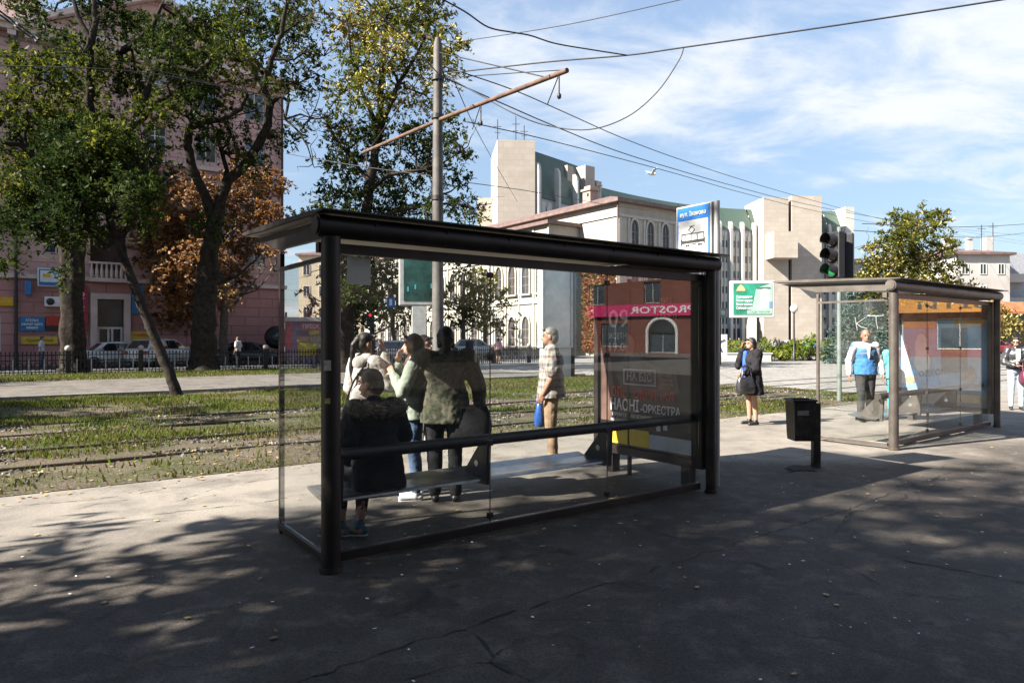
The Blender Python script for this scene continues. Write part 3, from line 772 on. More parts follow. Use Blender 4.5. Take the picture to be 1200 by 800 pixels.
text('ЛОМБАРД', .24, M('sign_red', (.5, .03, .03), .5), s_, (0, y_, .28), bold=.02, width=1.1); MB().ell((0, y_, -.25), (.24, .015, .16)).build('emblem', M('sign_red', (.5, .03, .03), .5), s_)
s_, y_ = wsign('shop_sign', 'narrow white vertical sign under the dark blue sign', -8.55, 2.75, .2, 1.1, M('sign_white', (.7, .72, .75), .4), .1)
a = empty('air_conditioner', onwall(-13.35, -.35, 3.75), TH, 'white air conditioner box on the pink wall left of the trunk', 'air conditioner')
MB().box((0, 0, 0), (.85, .38, .58)).build('casing', m_white_p, a, bevel=.03)
mb = MB(); mb.lathe([(.2, 0), (.2, .02), (.05, .03)], n=20); o = mb.build('fan', m_dark, a, (-.15, -.2, 0)); o.rotation_euler = (R(90), 0, 0)

# ---- old white building with pointed arches
cw = stone('white_render', (.36, .335, .29), (.39, .365, .315), (.31, .285, .25), 2.6, 1.3, .01, stain=(.27, .245, .205))
m_roof = M('brown_roof', (.13, .085, .075), .55, var=.25, scale=1.5)
m_arch = M('arch_surround', (.39, .37, .33), .8, var=.1)
m_shade = M('deep_glass', (.05, .045, .05), .15, var=.5, scale=1.1)
wb = empty('old_white_building', W(44.2, 44.5), TH, 'old white building with pointed arch windows and brown roof', 'building')
def gothic(w_, h_, k=1.0):
    pts = [(-w_/2, 0)]; sp = h_-w_*.85
    for i in range(7):
        a = i/6; pts.append((-w_/2*(1-a**1.6), sp+(h_-sp)*math.sin(a*math.pi/2)**.9))
    return pts + [(-x, z) for x, z in reversed(pts[:-1])]
def gothic_win(parent, x, y, z, w_, h_, rz, mg):
    outer = gothic(w_+.36, h_+.26); inner = gothic(w_, h_); n_ = len(inner); mb = MB()
    f0, b0 = -.16, -.0
    vs = [(p[0], f0, p[1]) for p in outer]+[(p[0], f0, p[1]) for p in inner]+[(p[0], .02, p[1]) for p in outer]+[(p[0], .02, p[1]) for p in inner]
    fs = []
    for i in range(n_-1):
        fs += [(i, n_+i, n_+i+1, i+1), (i, i+1, 2*n_+i+1, 2*n_+i), (n_+i, 3*n_+i, 3*n_+i+1, n_+i+1)]
    mb._add(vs, fs); mb.bx(-w_/2-.3, w_/2+.3, -.3, .02, -.16, 0)
    o = mb.build('window', m_arch, parent, (x, y, z), rz)
    p = MB(); p.poly([(q[0], -.006, q[1]) for q in inner]); po = p.build('pane', mg, o)
    mb = MB(); mb.bx(-.04, .04, -.06, -.01, 0, h_*.92); mb.bx(-w_/2, w_/2, -.06, -.01, h_*.55, h_*.55+.07); mb.bx(-w_/2, w_/2, -.06, -.01, h_*.27, h_*.27+.05); mb.build('muntin', M('muntin_brown', (.17, .135, .115), .6), o)
    return o
mb = MB(); mb.bx(0, 8.2, 0, 50, 0, 14.0); mb.build('wall', cw, wb)
mb = MB(); mb.bx(-3.8, -.002, 5.3, 47, 0, 12.4); mb.build('wing_wall', cw, wb)
mb = MB(); mb.bx(8.202, 12.6, 1.5, 30, 0, 12.2); mb.build('rear_wing_wall', cw, wb)
mb = MB()
for (x0, x1, y0, y1, z, rise, ov) in ((0, 8.2, 0, 50, 14.2, 1.1, .6), (-3.8, 0, 5.3, 47, 12.55, .8, .5), (8.2, 12.6, 1.5, 30, 12.3, .9, .5)):
    mb.bx(x0-ov, x1+ov, y0-ov, y1+ov, z-.2, z+.12) if x0 == 0 else mb.bx(x0-ov, x1+(-.01 if x0 < 0 else ov), y0-ov, y1+ov, z-.2, z+.12)
    xm0, xm1 = x0+2, x1-2
    a = [(x0-ov, y0-ov, z+.13), (x1+ov, y0-ov, z+.13), (x1+ov, y1+ov, z+.13), (x0-ov, y1+ov, z+.13)]; 
    if xm0 > xm1: xm0 = xm1 = (x0+x1)/2
    b = [(xm0, y0+3, z+rise), (xm1, y0+3, z+rise), (xm1, y1-3, z+rise), (xm0, y1-3, z+rise)]
    mb._add(a+b, [(0, 1, 5, 4), (1, 2, 6, 5), (2, 3, 7, 6), (3, 0, 4, 7), (4, 5, 6, 7)])
mb.build('roof', m_roof, wb)
mb = MB(); mb.bx(-.12, 8.32, -.14, -.003, 12.75, 13.0); mb.bx(-.14, -.003, -.14, 5.29, 12.75, 13.0); mb.bx(-.12, 8.32, -.1, -.003, 9.3, 9.5); mb.bx(-.12, 8.32, -.1, -.003, 5.2, 5.4)
mb.bx(-3.95, -3.803, 5.2, 47, 5.0, 5.35); mb.bx(-3.95, -3.803, 5.2, 47, 9.6, 9.8); mb.build('band_course', m_arch, wb)
mb = MB()
for y in np.arange(6.4, 46, 2.3): mb.bx(-3.9, -3.803, y-1.15-.12, y-1.15+.12, 0, 12.3)
for x in (.1, 1.25, 3.3, 5.35, 7.6): mb.bx(x, x+.3, -.09, -.003, 0, 12.7)
mb.build('pilaster', m_arch, wb)
g1 = gothic_win(wb, -3.8, 6.4, 6.0, 1.15, 3.0, -R(90), m_shade); g1b = gothic_win(wb, -3.8, 6.4, .9, 1.15, 2.9, -R(90), m_shade)
for k in range(1, 17):
    for gsrc in (g1, g1b):
        c = copy_tree(gsrc, wb); c.location = (-3.8, 6.4+2.3*k, gsrc.location.z)
g3 = gothic_win(wb, 2.1, 0, 10.0, .95, 2.6, 0, m_shade)
for x, z in ((4.2, 10.0), (6.3, 10.0), (2.1, 6.0), (4.2, 6.0), (6.3, 6.0), (2.1, 1.2), (4.2, 1.2), (6.3, 1.2)):
    c = copy_tree(g3, wb); c.location = (x, 0, z)
for x in (9.4, 11.2):
    for z in (8.2, 4.6, 1.0): c = copy_tree(g3, wb); c.location = (x, 1.5, z)
ch = MB(); ch.bx(1.4, 2.5, 5.2, 6.3, 14.5, 16.2); ch.bx(1.25, 2.65, 5.05, 6.45, 16.2, 16.4); ch.bx(1.5, 2.4, 5.3, 6.2, 16.4, 16.7)
cho = ch.build('chimney', M('pink_render', (.32, .24, .20), .8), wb); MB().bx(1.39, 1.398, 5.4, 5.7, 15.6, 15.95).build('vent', m_dark, cho)
mb = MB(); mb.bx(5.5, 7, 3, 4.2, 15.1, 15.4); mb.tube([(.5, 3, 15), (.5, 3, 16.2)], .04); mb.tube([(.2, 3, 16), (1.0, 3, 16.2)], .03); mb.build('roof_hatch', m_dark, wb)
mb = MB(); mb.tube([(-.12, -.12, 0), (-.12, -.12, 14)], .09, 8); mb.tube([(8.3, -.12, 0), (8.3, -.12, 14)], .09, 8); mb.build('downpipe', M('rust_pipe', (.14, .07, .05), .6), wb)
# street ivy on the shaded corner
iv = np.random.default_rng(4); k = 5200; yy = iv.uniform(.3, 5.2, k); zz_ = iv.uniform(.5, 10.6, k)*(.55+.45*iv.random(k))
cen = np.stack([np.full(k, -.12)-iv.random(k)*.25, yy, zz_], 1)
vv = leaf_arrays(cen, np.full(k, .34), iv, .8)
o = quads_object('ivy', vv, [leafmat('ivy_red', (.19, .065, .03), (.26, .12, .05), .25), leafmat('ivy_brown', (.12, .06, .04), (.16, .10, .05), .25), leafmat('ivy_green', (.07, .08, .025), (.11, .10, .03), .3)], iv.integers(0, 3, k))
o.location = W(44.2, 44.5); o.rotation_euler = (0, 0, TH); tag(o, 'red brown ivy covering the corner of the old white building', 'ivy')

# ---- curved office building with stone towers and green roof
os_ = stone('pale_limestone', (.36, .32, .275), (.41, .37, .32), (.27, .235, .20), 1.5, .75, .02, stain=(.32, .275, .23))
m_pan = M('office_panel', (.32, .34, .37), .6, var=.1, scale=.5)
m_fin = M('office_fin', (.46, .45, .42), .7, var=.08, scale=.5)
def seam_mat():
    m, n, b = nt('green_copper_roof'); uv, v = facade_uv(n)
    wv = n.nodes.new('ShaderNodeTexWave'); wv.inputs['Scale'].default_value = .55; n.links.new(uv, wv.inputs['Vector'])
    f, _ = noise_fac(n, v, .3, 6, .3, .7)
    a = mix(n, f, (.06, .095, .074), (.085, .125, .10)); o = mix(n, wv.outputs['Fac'], a, (.05, .08, .065))
    n.links.new(o, b.inputs['Base Color']); b.inputs['Roughness'].default_value = .55; return m
m_green = seam_mat()
ob = empty('curved_office_building', (0, 0, 0), 0, 'large curved office building with stone towers and green roof', 'building')
def slab(name, px0, px1, Z0, Z1, depth, z0, z1, mat):
    a = Vector(((px0-600)/800*Z0, Z0, z0)); b = Vector(((px1-600)/800*Z1, Z1, z0)); d = (b-a); nrm = Vector((-d.y, d.x, 0)).normalized()
    if nrm.y < 0: nrm = -nrm
    mb = MB(); mb.prism([a, b, b+nrm*depth, a+nrm*depth], (0, 0, z1-z0)); return mb.build(name, mat, ob)
def fillet(pts, step):
    """resample a polyline by length with rounding"""
    P_ = [Vector((x, y, 0)) for x, y in pts]
    for _ in range(3):
        Q = [P_[0]]
        for a, b in zip(P_, P_[1:]): Q += [a.lerp(b, .25), a.lerp(b, .75)]
        P_ = Q+[P_[-1]]
    out = [P_[0]]; acc = 0
    for a, b in zip(P_, P_[1:]):
        L = (b-a).length; d = 0
        while acc+(L-d) >= step:
            d += step-acc; out.append(a.lerp(b, d/L)); acc = 0
        acc += L-d
    return out
def bays(pts, H, zr, nfl, fh_=1.4, first_z=4.2):
    for i, (a, b) in enumerate(zip(pts, pts[1:])):
        d = b-a; L = d.length; d.normalize(); nr_ = Vector((d.y, -d.x, 0))   # towards the street
        if nr_.y > 0: nr_ = -nr_
        back = -nr_*6
        up = Vector((0, 0, 1))
        if i % 3 == 0:
            e = pts[min(i+3, len(pts)-1)]
            mb = MB()
            seg = pts[i:min(i+4, len(pts))]
            for q, r_ in zip(seg, seg[1:]): mb.quad(q, r_, r_+up*zr, q+up*zr)
            mb.build('wall', m_pan, ob)
            mb = MB()
            for q, r_ in zip(seg, seg[1:]):
                mb.quad(q+nr_*.25+up*zr, r_+nr_*.25+up*zr, r_+back*.35+up*H, q+back*.35+up*H); mb.quad(q+back*.35+up*H, r_+back*.35+up*H, r_+back*.9+up*H, q+back*.9+up*H)
                mb.quad(q+up*zr, r_+up*zr, r_+nr_*.25+up*zr, q+nr_*.25+up*zr)
            mb.build('roof', m_green, ob)
        # fin with a rounded head, and two ribbons of windows
        mb = MB(); h = zr+fh_
        prof = [(0, first_z-3), (.75, first_z-3), (.75, h-1.2), (.68, h-.5), (.4, h), (0, h)]
        mb.prism([a+nr_*o_-d*.25+up*z for o_, z in prof], d*.5); mb.build('fin', m_fin, ob)
        for k, (u0, u1) in enumerate(((.30, .48), (.60, .80))):
            mb = MB()
            p0 = a+d*L*u0+nr_*.012; p1 = a+d*L*u1+nr_*.012
            mb.quad(p0+up*first_z, p1+up*first_z, p1+up*(zr-.4), p0+up*(zr-.4))
            mb.mat(1)
            fh = (zr-.4-first_z)/nfl
            for f in range(nfl):
                z0 = first_z+f*fh+fh*.45; q0 = p0+nr_*.02; q1 = p1+nr_*.02
                mb.quad(q0+up*z0, q1+up*z0, q1+up*(z0+fh*.55), q0+up*(z0+fh*.55))
            mb.build('window_ribbon', [m_pane2, m_fin], ob)
        mb = MB(); pm = a+d*L*.54; mb.prism([pm-d*.1, pm+d*.1, pm+d*.1+nr_*.2, pm-d*.1+nr_*.2], (0, 0, zr-1)); mb.build('mullion', m_fin, ob)
        mb = MB(); q0 = a+d*L*.2+nr_*.02; q1 = a+d*L*.9+nr_*.02; mb.quad(q0, q1, q1+up*3.4, q0+up*3.4); mb.build('entrance_glass', m_pane, ob)
arc = fillet([(13.4, 101.4), (20, 108), (28.7, 114.7), (35.5, 118.5), (44, 120.8), (53, 121.8), (61, 122)], 2.35)
bays(arc, 24.8, 20.6, 6)
tw = fillet([(3.1, 89.3), (8, 95.0), (12.0, 100)], 4.3)
bays(tw, 27.0, 20.2, 6, 4.4)
slab('stone_tower', 583, 627, 88, 88.6, 9, 0, 27.3, os_)
slab('stone_tower', 665, 672, 96.6, 97.6, 4, 0, 26.2, os_); slab('stone_tower', 686, 697, 98.2, 99.4, 5, 0, 26.6, os_); slab('stone_tower', 699, 705, 100, 100.9, 4, 0, 24.8, os_)
slab('low_block', 560, 583.5, 95, 95, 10, 0, 21.2, os_)
slab('stone_tower', 895, 924, 117.5, 117.8, 8, 0, 26.0, os_); slab('stone_tower', 928, 963, 117.8, 118.0, 8, 0, 26.3, os_)
slab('stair_glass', 922, 930, 118.6, 118.6, 3, 0, 22.5, m_pane)
slab('projecting_box', 907, 935, 114.2, 114.4, 4.5, 15.2, 19.6, os_)
slab('stone_tower', 991, 1001, 121.0, 121.2, 10, 0, 25.0, M('office_fin', (.62, .60, .56)))
mb = MB()
for x, h in ((-1.9, 3.2), (.5, 3.6), (1.6, 2.4)):
    mb.tube([(x, 90, 27), (x, 90, 27.3+h)], .07, 6); mb.tube([(x-.5, 90, 27+h*.8), (x+.5, 90, 27+h*.8)], .04, 5); mb.tube([(x-.35, 90, 27+h*.55), (x+.35, 90, 27+h*.55)], .04, 5)
mb.build('antenna', m_dark, ob)

# ---- white apartment block on the right and far filler houses
def block(name, label, origin, rz, Lx, Ly, H, wall, rows, cols, ws, roof, m_win, ov=.5, z0=1.2, group=None, skip=None, hip=1.5):
    o = empty(name, origin, rz, label, 'building', group)
    mb = MB(); mb.bx(0, Lx, 0, Ly, 0, H); mb.build('wall', wall, o)
    mb = MB(); mb.bx(-ov, Lx+ov, -ov, Ly+ov, H+.002, H+.3)
    a = [(-ov, -ov, H+.301), (Lx+ov, -ov, H+.301), (Lx+ov, Ly+ov, H+.301), (-ov, Ly+ov, H+.301)]; b = [(3, Ly/2, H+.3+hip), (Lx-3, Ly/2, H+.3+hip)]
    mb._add(a+b, [(0, 1, 5, 4), (1, 2, 5), (2, 3, 4, 5), (3, 0, 4)]); mb.build('roof', roof, o)
    src = None; dx = Lx/cols; dz = (H-z0)/rows
    for r_ in range(rows):
        for c in range(cols):
            if skip and skip(r_, c): continue
            x = dx*(c+.5); z = z0+dz*r_+.3
            if src is None: src = rect_window(o, x, z, ws[0], ws[1], -.035, m_white, m_win, mull=1)
            else: dupwin(src, x, z)
    return o
wr = M('white_render_right', (.42, .40, .38), .85, var=.06, scale=.6, dirt=(.32, .29, .265), dscale=.3)
rb = block('apartment_building', 'white apartment block with brown roof and chimneys at the right edge', ((1120-600)/800*86, 86, 0), R(4), 7.2, 14, 12.2, wr, 4, 3, (.9, 1.35), m_roof, m_pane, skip=lambda r_, c: (r_*3+c) % 4 == 0)
mb = MB(); mb.bx(7.3, 16, 2.5, 14, 0, 12.8); mb.build('rear_wall', M('grey_render', (.30, .31, .34), .8), rb)
mb = MB()
for x in (.9, 1.7, 4.0): mb = MB(); mb.bx(x, x+.6, 3, 3.6, 12, 14.6); mb.bx(x-.08, x+.68, 2.92, 3.68, 14.602, 14.8); mb.build('chimney', wr, rb)
MB().bx(6.5, 7.4, 3, 4, 12.3, 15).build('chimney', wr, rb)
for z in (2.7, 5.8, 8.9):
    mb = MB(); mb.bx(8.0, 11, 1.3, 2.49, z, z+.15); mb.bx(8.0, 11, 1.3, 1.4, z+.15, z+1.1); mb.build('balcony', wr, rb)
mb = MB()
mb.tube([(5.8, 3, 12.5), (5.8, 3, 16.5)], .05, 6); mb.tube([(5.2, 3, 16), (6.4, 3, 16)], .03, 5); mb.tube([(8.2, 4, 12.5), (8.2, 4, 17)], .05, 6); mb.tube([(7.6, 4, 16.4), (8.8, 4, 16.4)], .03, 5); mb.build('antenna', m_dark, rb)
mb = MB(); mb.prism([(1.0, -2.2, 5.0), (1.0, -.05, 6.3), (1.0, -.05, 5.9), (1.0, -2.2, 4.7)], (15, 0, 0)); mb.build('awning', M('terracotta_awning', (.30, .11, .05), .7, var=.3, scale=1), rb)
mb = MB(); mb.bx(1.0, 16, -.2, -.05, .1, 4.6); mb.build('shopfront', m_pane, rb)
fw = M('ochre_render', (.46, .38, .27), .85, var=.1, scale=.4)
block('far_house', 'pale ochre house at the end of the street behind small trees', P(350, 397, 118)*1-Vector((0, 0, EYE)), R(6), 16, 14, 16, fw, 4, 6, (1.2, 1.9), m_roof, m_pane, group=None)
block('far_house', 'cream house closing the street left of the arched building', P(448, 397, 124)-Vector((0, 0, EYE)), R(-4), 20, 14, 13.5, M('cream_render', (.52, .46, .36), .85, var=.1, scale=.4), 3, 7, (1.2, 1.9), m_roof, m_pane)
block('far_house', 'grey house far behind the yellow-green tree', P(1000, 397, 130)-Vector((0, 0, EYE)), R(8), 34, 14, 16.0, M('grey_render2', (.33, .34, .35), .85, var=.1, scale=.4), 4, 11, (1.2, 1.6), m_roof, m_pane)

# ---- brick shop building across the side street: what the shelter glass mirrors
brick = stone('red_brick', (.19, .06, .043), (.23, .08, .055), (.13, .065, .05), .5, .16, .01, stain=(.14, .042, .032))
sb = empty('brick_shop_building', (67, 14, 0), R(-90+18), 'red brick shop building with magenta PROSTOR fascia, mirrored in the shelter glass', 'building')
hs = [(x-1, x+1, 5.6, 8.0) for x in range(-40, 24, 7)]; dh = [(13.2, 16.4, 0.05, 2.5)] + [(x, x+3.4, .7, 3.4) for x in (-38, -32, -26, -18, -12, -4, 3, 19)]
mb = MB(); wall_open(mb, -46, 25, 0, 9.2, hs+dh, 0, .4); mb.bx(-46, 25, .5, 12, 0, 9.2); mb.build('wall', brick, sb)
mb = MB(); mb.bx(-46.3, 25.3, -.4, 12, 9.202, 9.6); mb.build('cornice', M('brick_trim', (.2, .1, .08), .8), sb)
s1 = None
for h in hs+dh:
    q = rect_window(sb, (h[0]+h[1])/2, h[2], h[1]-h[0], h[3]-h[2], .3, m_white, m_pane2, mull=1)
mb = MB()
pts = [(14.8+1.75*math.cos(a), -.06, 2.3+1.6*math.sin(a)) for a in np.linspace(0, math.pi, 16)]; mb.tube([(16.55, -.06, 0)]+pts+[(13.05, -.06, 0)], .2, 8); mb.build('arch', m_white_p, sb); MB().poly([(x, -.02, z) for x, y, z in pts]).build('fanlight', m_pane, sb)
mb = MB(); mb.bx(4.5, 24, -.5, -.05, 4.15, 5.45); mb.build('fascia', M('magenta_fascia', (.62, .02, .16), .5, var=.05), sb)
text('PROSTOR', 1.1, white_l, sb, (14.6, -.52, 4.78), bold=.02, width=7.5)
mb = MB(); mb.bx(-42, 3, -1.0, -.05, 3.9, 5.2); mb.build('fascia', M('orange_fascia', (.42, .18, .025), .5, var=.1), sb)
text('ПРОДУКТИ   КВІТИ   КАВА', .9, M('sign_ink', (.05, .04, .03), .5), sb, (-20, -1.01, 4.5), bold=.02, width=30)
mb = MB()
for x in (-37, -25): mb.bx(x, x+3, -.1, -.04, .7, 3.5)
mb.build('shop_poster', M('poster_blue', (.10, .22, .50), .5, var=.6, scale=.8), sb)

# ---- out-of-view grey house added to darken the glass reflections and block sky light
hb = block('added_house', 'added grey house out of view behind the pavement, darkening the glass reflections', W(-62, -23), TH, 1, 1, 1, M('x_tmp', (.1, .1, .1)), 0, 1, (1, 1), m_roof, m_pane) if False else None
gb = empty('added_house', W(24, -23), TH+math.pi, 'added grey house out of view behind the pavement, darkening the glass reflections', 'building')
gw = M('grey_brown_render', (.16, .135, .115), .85, var=.15, scale=.5)
hs = [(x, x+1.5, z, z+2.0) for z in (5.2, 8.6, 12.0) for x in range(3, 84, 6)]; ds = [(x, x+3, .3, 3.4) for x in range(3, 84, 6)]
mb = MB(); wall_open(mb, 0, 88, 0, 15.5, hs+ds, 0, .35); mb.bx(0, 88, .5, 14, 0, 15.5); mb.build('wall', gw, gb)
mb = MB(); mb.bx(-.4, 88.4, -.5, 14, 15.502, 15.9); mb.build('cornice', gw, gb)
src = None
for h in hs:
    if src is None: src = rect_window(gb, (h[0]+h[1])/2, h[2], 1.5, 2.0, .3, m_white, m_pane)
    else: dupwin(src, (h[0]+h[1])/2, h[2])
src = None
for h in ds:
    if src is None: src = rect_window(gb, (h[0]+h[1])/2, h[2], 3, 3.1, .3, m_dark, m_pane, name='shop_window')
    else: dupwin(src, (h[0]+h[1])/2, h[2])
# ------------------------------------------------------------ trees
bark = M('bark_dark', (.016, .013, .011), .95, c2=(.042, .034, .028), scale=5, bmp=.9, bscale=11, spec=.1)
bark2 = M('bark_grey', (.06, .052, .045), .95, c2=(.12, .10, .085), scale=5, bmp=.8, bscale=11, spec=.1)
Ldk = leafmat('leaf_dark', (.012, .024, .006), (.026, .042, .009), .4)
Lmd = leafmat('leaf_mid', (.036, .056, .009), (.06, .076, .013), .5)
Lyg = leafmat('leaf_yellow_green', (.10, .115, .012), (.15, .145, .016), .58)
Lye = leafmat('leaf_yellow', (.20, .14, .02), (.17, .10, .022), .5)
Lor = leafmat('leaf_orange', (.20, .09, .03), (.29, .145, .05), .45)
Lbr = leafmat('leaf_brown', (.10, .052, .03), (.15, .085, .05), .35)
Lol = leafmat('leaf_olive', (.09, .09, .022), (.13, .11, .03), .42)

tr = random.Random(21)
def C(lst, Z, dz=2.0, k=1.0):
    out = []
    for px, py, r in lst:
        z = Z+tr.uniform(-dz, dz); rr = r*z/800*k
        out.append((P(px, py, z), (rr, rr*1.15, rr*.72)))
    return out
def L(pts, Z, r0, r1, dz=0):
    n_ = len(pts); return ([P(x, y, Z+dz*i/max(1, n_-1)) for i, (x, y) in enumerate(pts)], r0, r1)
def gnd(px, Z): return Vector(((px-600)/800*Z, Z, 0))

# thick dark tree by the fence on the far left
ZA = 31.5
make_tree('street_tree', 'massive dark tree with a thick trunk before the blue and magenta signs', gnd(86, ZA),
    [([gnd(86, ZA)]+[P(*q, ZA) for q in ((86, 400), (84, 350), (82, 300), (76, 255), (70, 215))], .56, .34),
     L([(88, 340), (92, 280), (98, 230), (104, 160), (106, 90), (104, 40)], ZA, .34, .14, -1), L([(105, 60), (112, 25), (108, -20)], ZA-1, .16, .08), L([(104, 45), (92, 22), (84, -10)], ZA-1, .16, .06),
     L([(76, 255), (95, 225), (125, 195), (155, 150), (185, 118), (200, 110)], ZA, .3, .1, -2), L([(137, 110), (140, 62), (155, 52), (180, 30), (190, 5)], ZA, .2, .06, -1),
     L([(160, 140), (186, 72), (231, 84), (258, 64), (290, 74)], ZA, .18, .05, -2), L([(70, 215), (50, 190), (25, 170), (-10, 165)], ZA, .2, .07, -3), L([(80, 290), (60, 262), (30, 268), (5, 262)], ZA, .12, .04, -2),
     L([(92, 100), (60, 100), (40, 130)], ZA, .12, .04)],
    C([(30, 125, 34), (60, 150, 36), (95, 130, 40), (125, 165, 40), (160, 180, 36), (60, 195, 38), (100, 215, 38), (140, 220, 34), (25, 190, 30), (10, 150, 26),
       (60, 85, 30), (110, 75, 30), (155, 95, 28), (20, 70, 20), (75, 50, 24), (185, 130, 26), (170, 215, 24), (200, 60, 30), (170, 40, 26), (130, 20, 28), (225, 95, 24), (215, 30, 28), (250, 60, 20), (275, 35, 18), (25, 235, 22), (5, 300, 16), (8, 260, 20), (75, 265, 22), (285, 70, 14), (45, 20, 16), (75, 320, 9), (20, -10, 24), (100, -15, 26)], ZA, 3),
    54000, .22, [Ldk, Lmd, Lyg, Lol], (.50, .24, .18, .08), 101, bark, ntw=3)
# thin leaning tree beside the path
ZB = 18
make_tree('street_tree', 'thin tree leaning left from the grass by the path kerb', gnd(209, ZB),
    [([gnd(209, ZB)]+[P(*q, ZB) for q in ((200, 440), (185, 405), (164, 352), (146, 305), (132, 270), (124, 240), (118, 205), (112, 170))], .15, .06),
     L([(136, 280), (126, 290), (105, 272), (80, 268), (50, 278)], ZB, .06, .015), L([(128, 250), (150, 225), (165, 200)], ZB, .06, .015), L([(124, 240), (95, 215), (70, 200)], ZB, .06, .015), L([(150, 312), (145, 280), (152, 250)], ZB, .04, .012)],
    C([(112, 185, 36), (80, 205, 34), (140, 200, 32), (95, 240, 30), (160, 225, 28), (55, 230, 26), (130, 160, 28), (90, 160, 30), (45, 262, 20), (70, 272, 18), (160, 250, 20), (28, 215, 24), (15, 255, 20), (105, 268, 16)], ZB, 1.2),
    24000, .145, [Ldk, Lmd, Lyg, Lbr], (.55, .22, .15, .08), 102, bark, ntw=3, twl=.7)
# crooked tree right of the leaning one
ZC = 34
make_tree('street_tree', 'tall crooked black-branched tree beside the orange autumn tree', gnd(240, ZC),
    [([gnd(238, ZC)]+[P(*q, ZC) for q in ((239, 400), (241, 350), (244, 310), (249, 275), (256, 245))], .60, .34),
     L([(252, 262), (240, 228), (226, 200), (220, 170), (222, 150), (240, 143), (262, 140), (282, 128), (290, 112)], ZC, .26, .07, -2), L([(222, 150), (232, 120), (225, 95), (212, 70), (208, 40)], ZC, .14, .05, -1),
     L([(254, 250), (266, 212), (284, 197), (300, 175), (313, 150), (317, 122), (309, 104), (318, 70), (330, 40), (336, 5)], ZC, .26, .08, -2), L([(258, 235), (266, 200), (256, 165), (246, 142)], ZC, .14, .07),
     L([(317, 122), (330, 112), (338, 120), (334, 140), (348, 152), (360, 170), (366, 190)], ZC-1, .10, .02, -2), L([(334, 140), (352, 134), (370, 140), (384, 138)], ZC-1, .06, .015, -1),
     L([(318, 70), (345, 70), (360, 58), (380, 66)], ZC-1, .07, .015), L([(320, 100), (348, 98), (372, 88)], ZC-1, .06, .015), L([(330, 40), (352, 25), (366, 20)], ZC-1, .06, .015),
     L([(246, 310), (262, 330), (280, 322), (304, 300)], ZC, .12, .03, -1), L([(250, 280), (240, 262), (216, 262)], ZC, .1, .03), L([(309, 104), (296, 80), (285, 50), (288, 10)], ZC-1, .10, .03)],
    C([(205, 105, 26), (235, 85, 26), (215, 60, 26), (265, 45, 28), (240, 20, 24), (300, 20, 30), (335, 30, 26), (345, 5, 24), (315, 60, 18), (350, 70, 18), (368, 60, 12), (280, 100, 16), (255, 120, 22), (225, 125, 22),
       (330, 95, 15), (352, 105, 13), (300, 130, 14), (270, 155, 20), (285, 180, 18), (318, 165, 15), (340, 160, 11), (355, 150, 10), (370, 100, 9), (235, 165, 16), (275, 10, 22), (245, 265, 16), (370, 25, 14), (300, 195, 14), (378, 140, 7), (310, 90, 14)], ZC, 2.5),
    23000, .22, [Ldk, Lmd, Lol, Lbr], (.45, .26, .18, .11), 103, bark, ntw=4)
# autumn chestnut between the cars and the building
ZD = 42
make_tree('autumn_tree', 'rusty orange autumn tree standing before the pink building', gnd(262, ZD),
    [([gnd(262, ZD)]+[P(*q, ZD) for q in ((262, 395), (263, 360), (258, 320), (250, 280), (248, 240))], .28, .12), L([(262, 370), (285, 345), (310, 315)], ZD, .12, .03), L([(260, 340), (225, 300), (200, 270)], ZD, .12, .03), L([(255, 300), (280, 262), (300, 235)], ZD, .12, .03), L([(264, 352), (300, 340), (322, 318)], ZD, .08, .02)],
    C([(190, 290, 32), (215, 320, 32), (195, 340, 24), (240, 300, 30), (215, 365, 24), (195, 375, 14), (180, 255, 28), (215, 265, 30), (250, 255, 30), (285, 235, 28), (310, 215, 24), (318, 250, 18), (290, 285, 24), (275, 320, 20), (300, 260, 22), (175, 310, 18), (240, 350, 20), (285, 205, 22), (235, 220, 26), (205, 225, 26), (320, 290, 12), (268, 345, 14)], ZD, 2),
    32000, .22, [Lor, Lbr, Lye, Lol], (.52, .30, .10, .08), 104, bark2, ntw=4, aspect=.6)
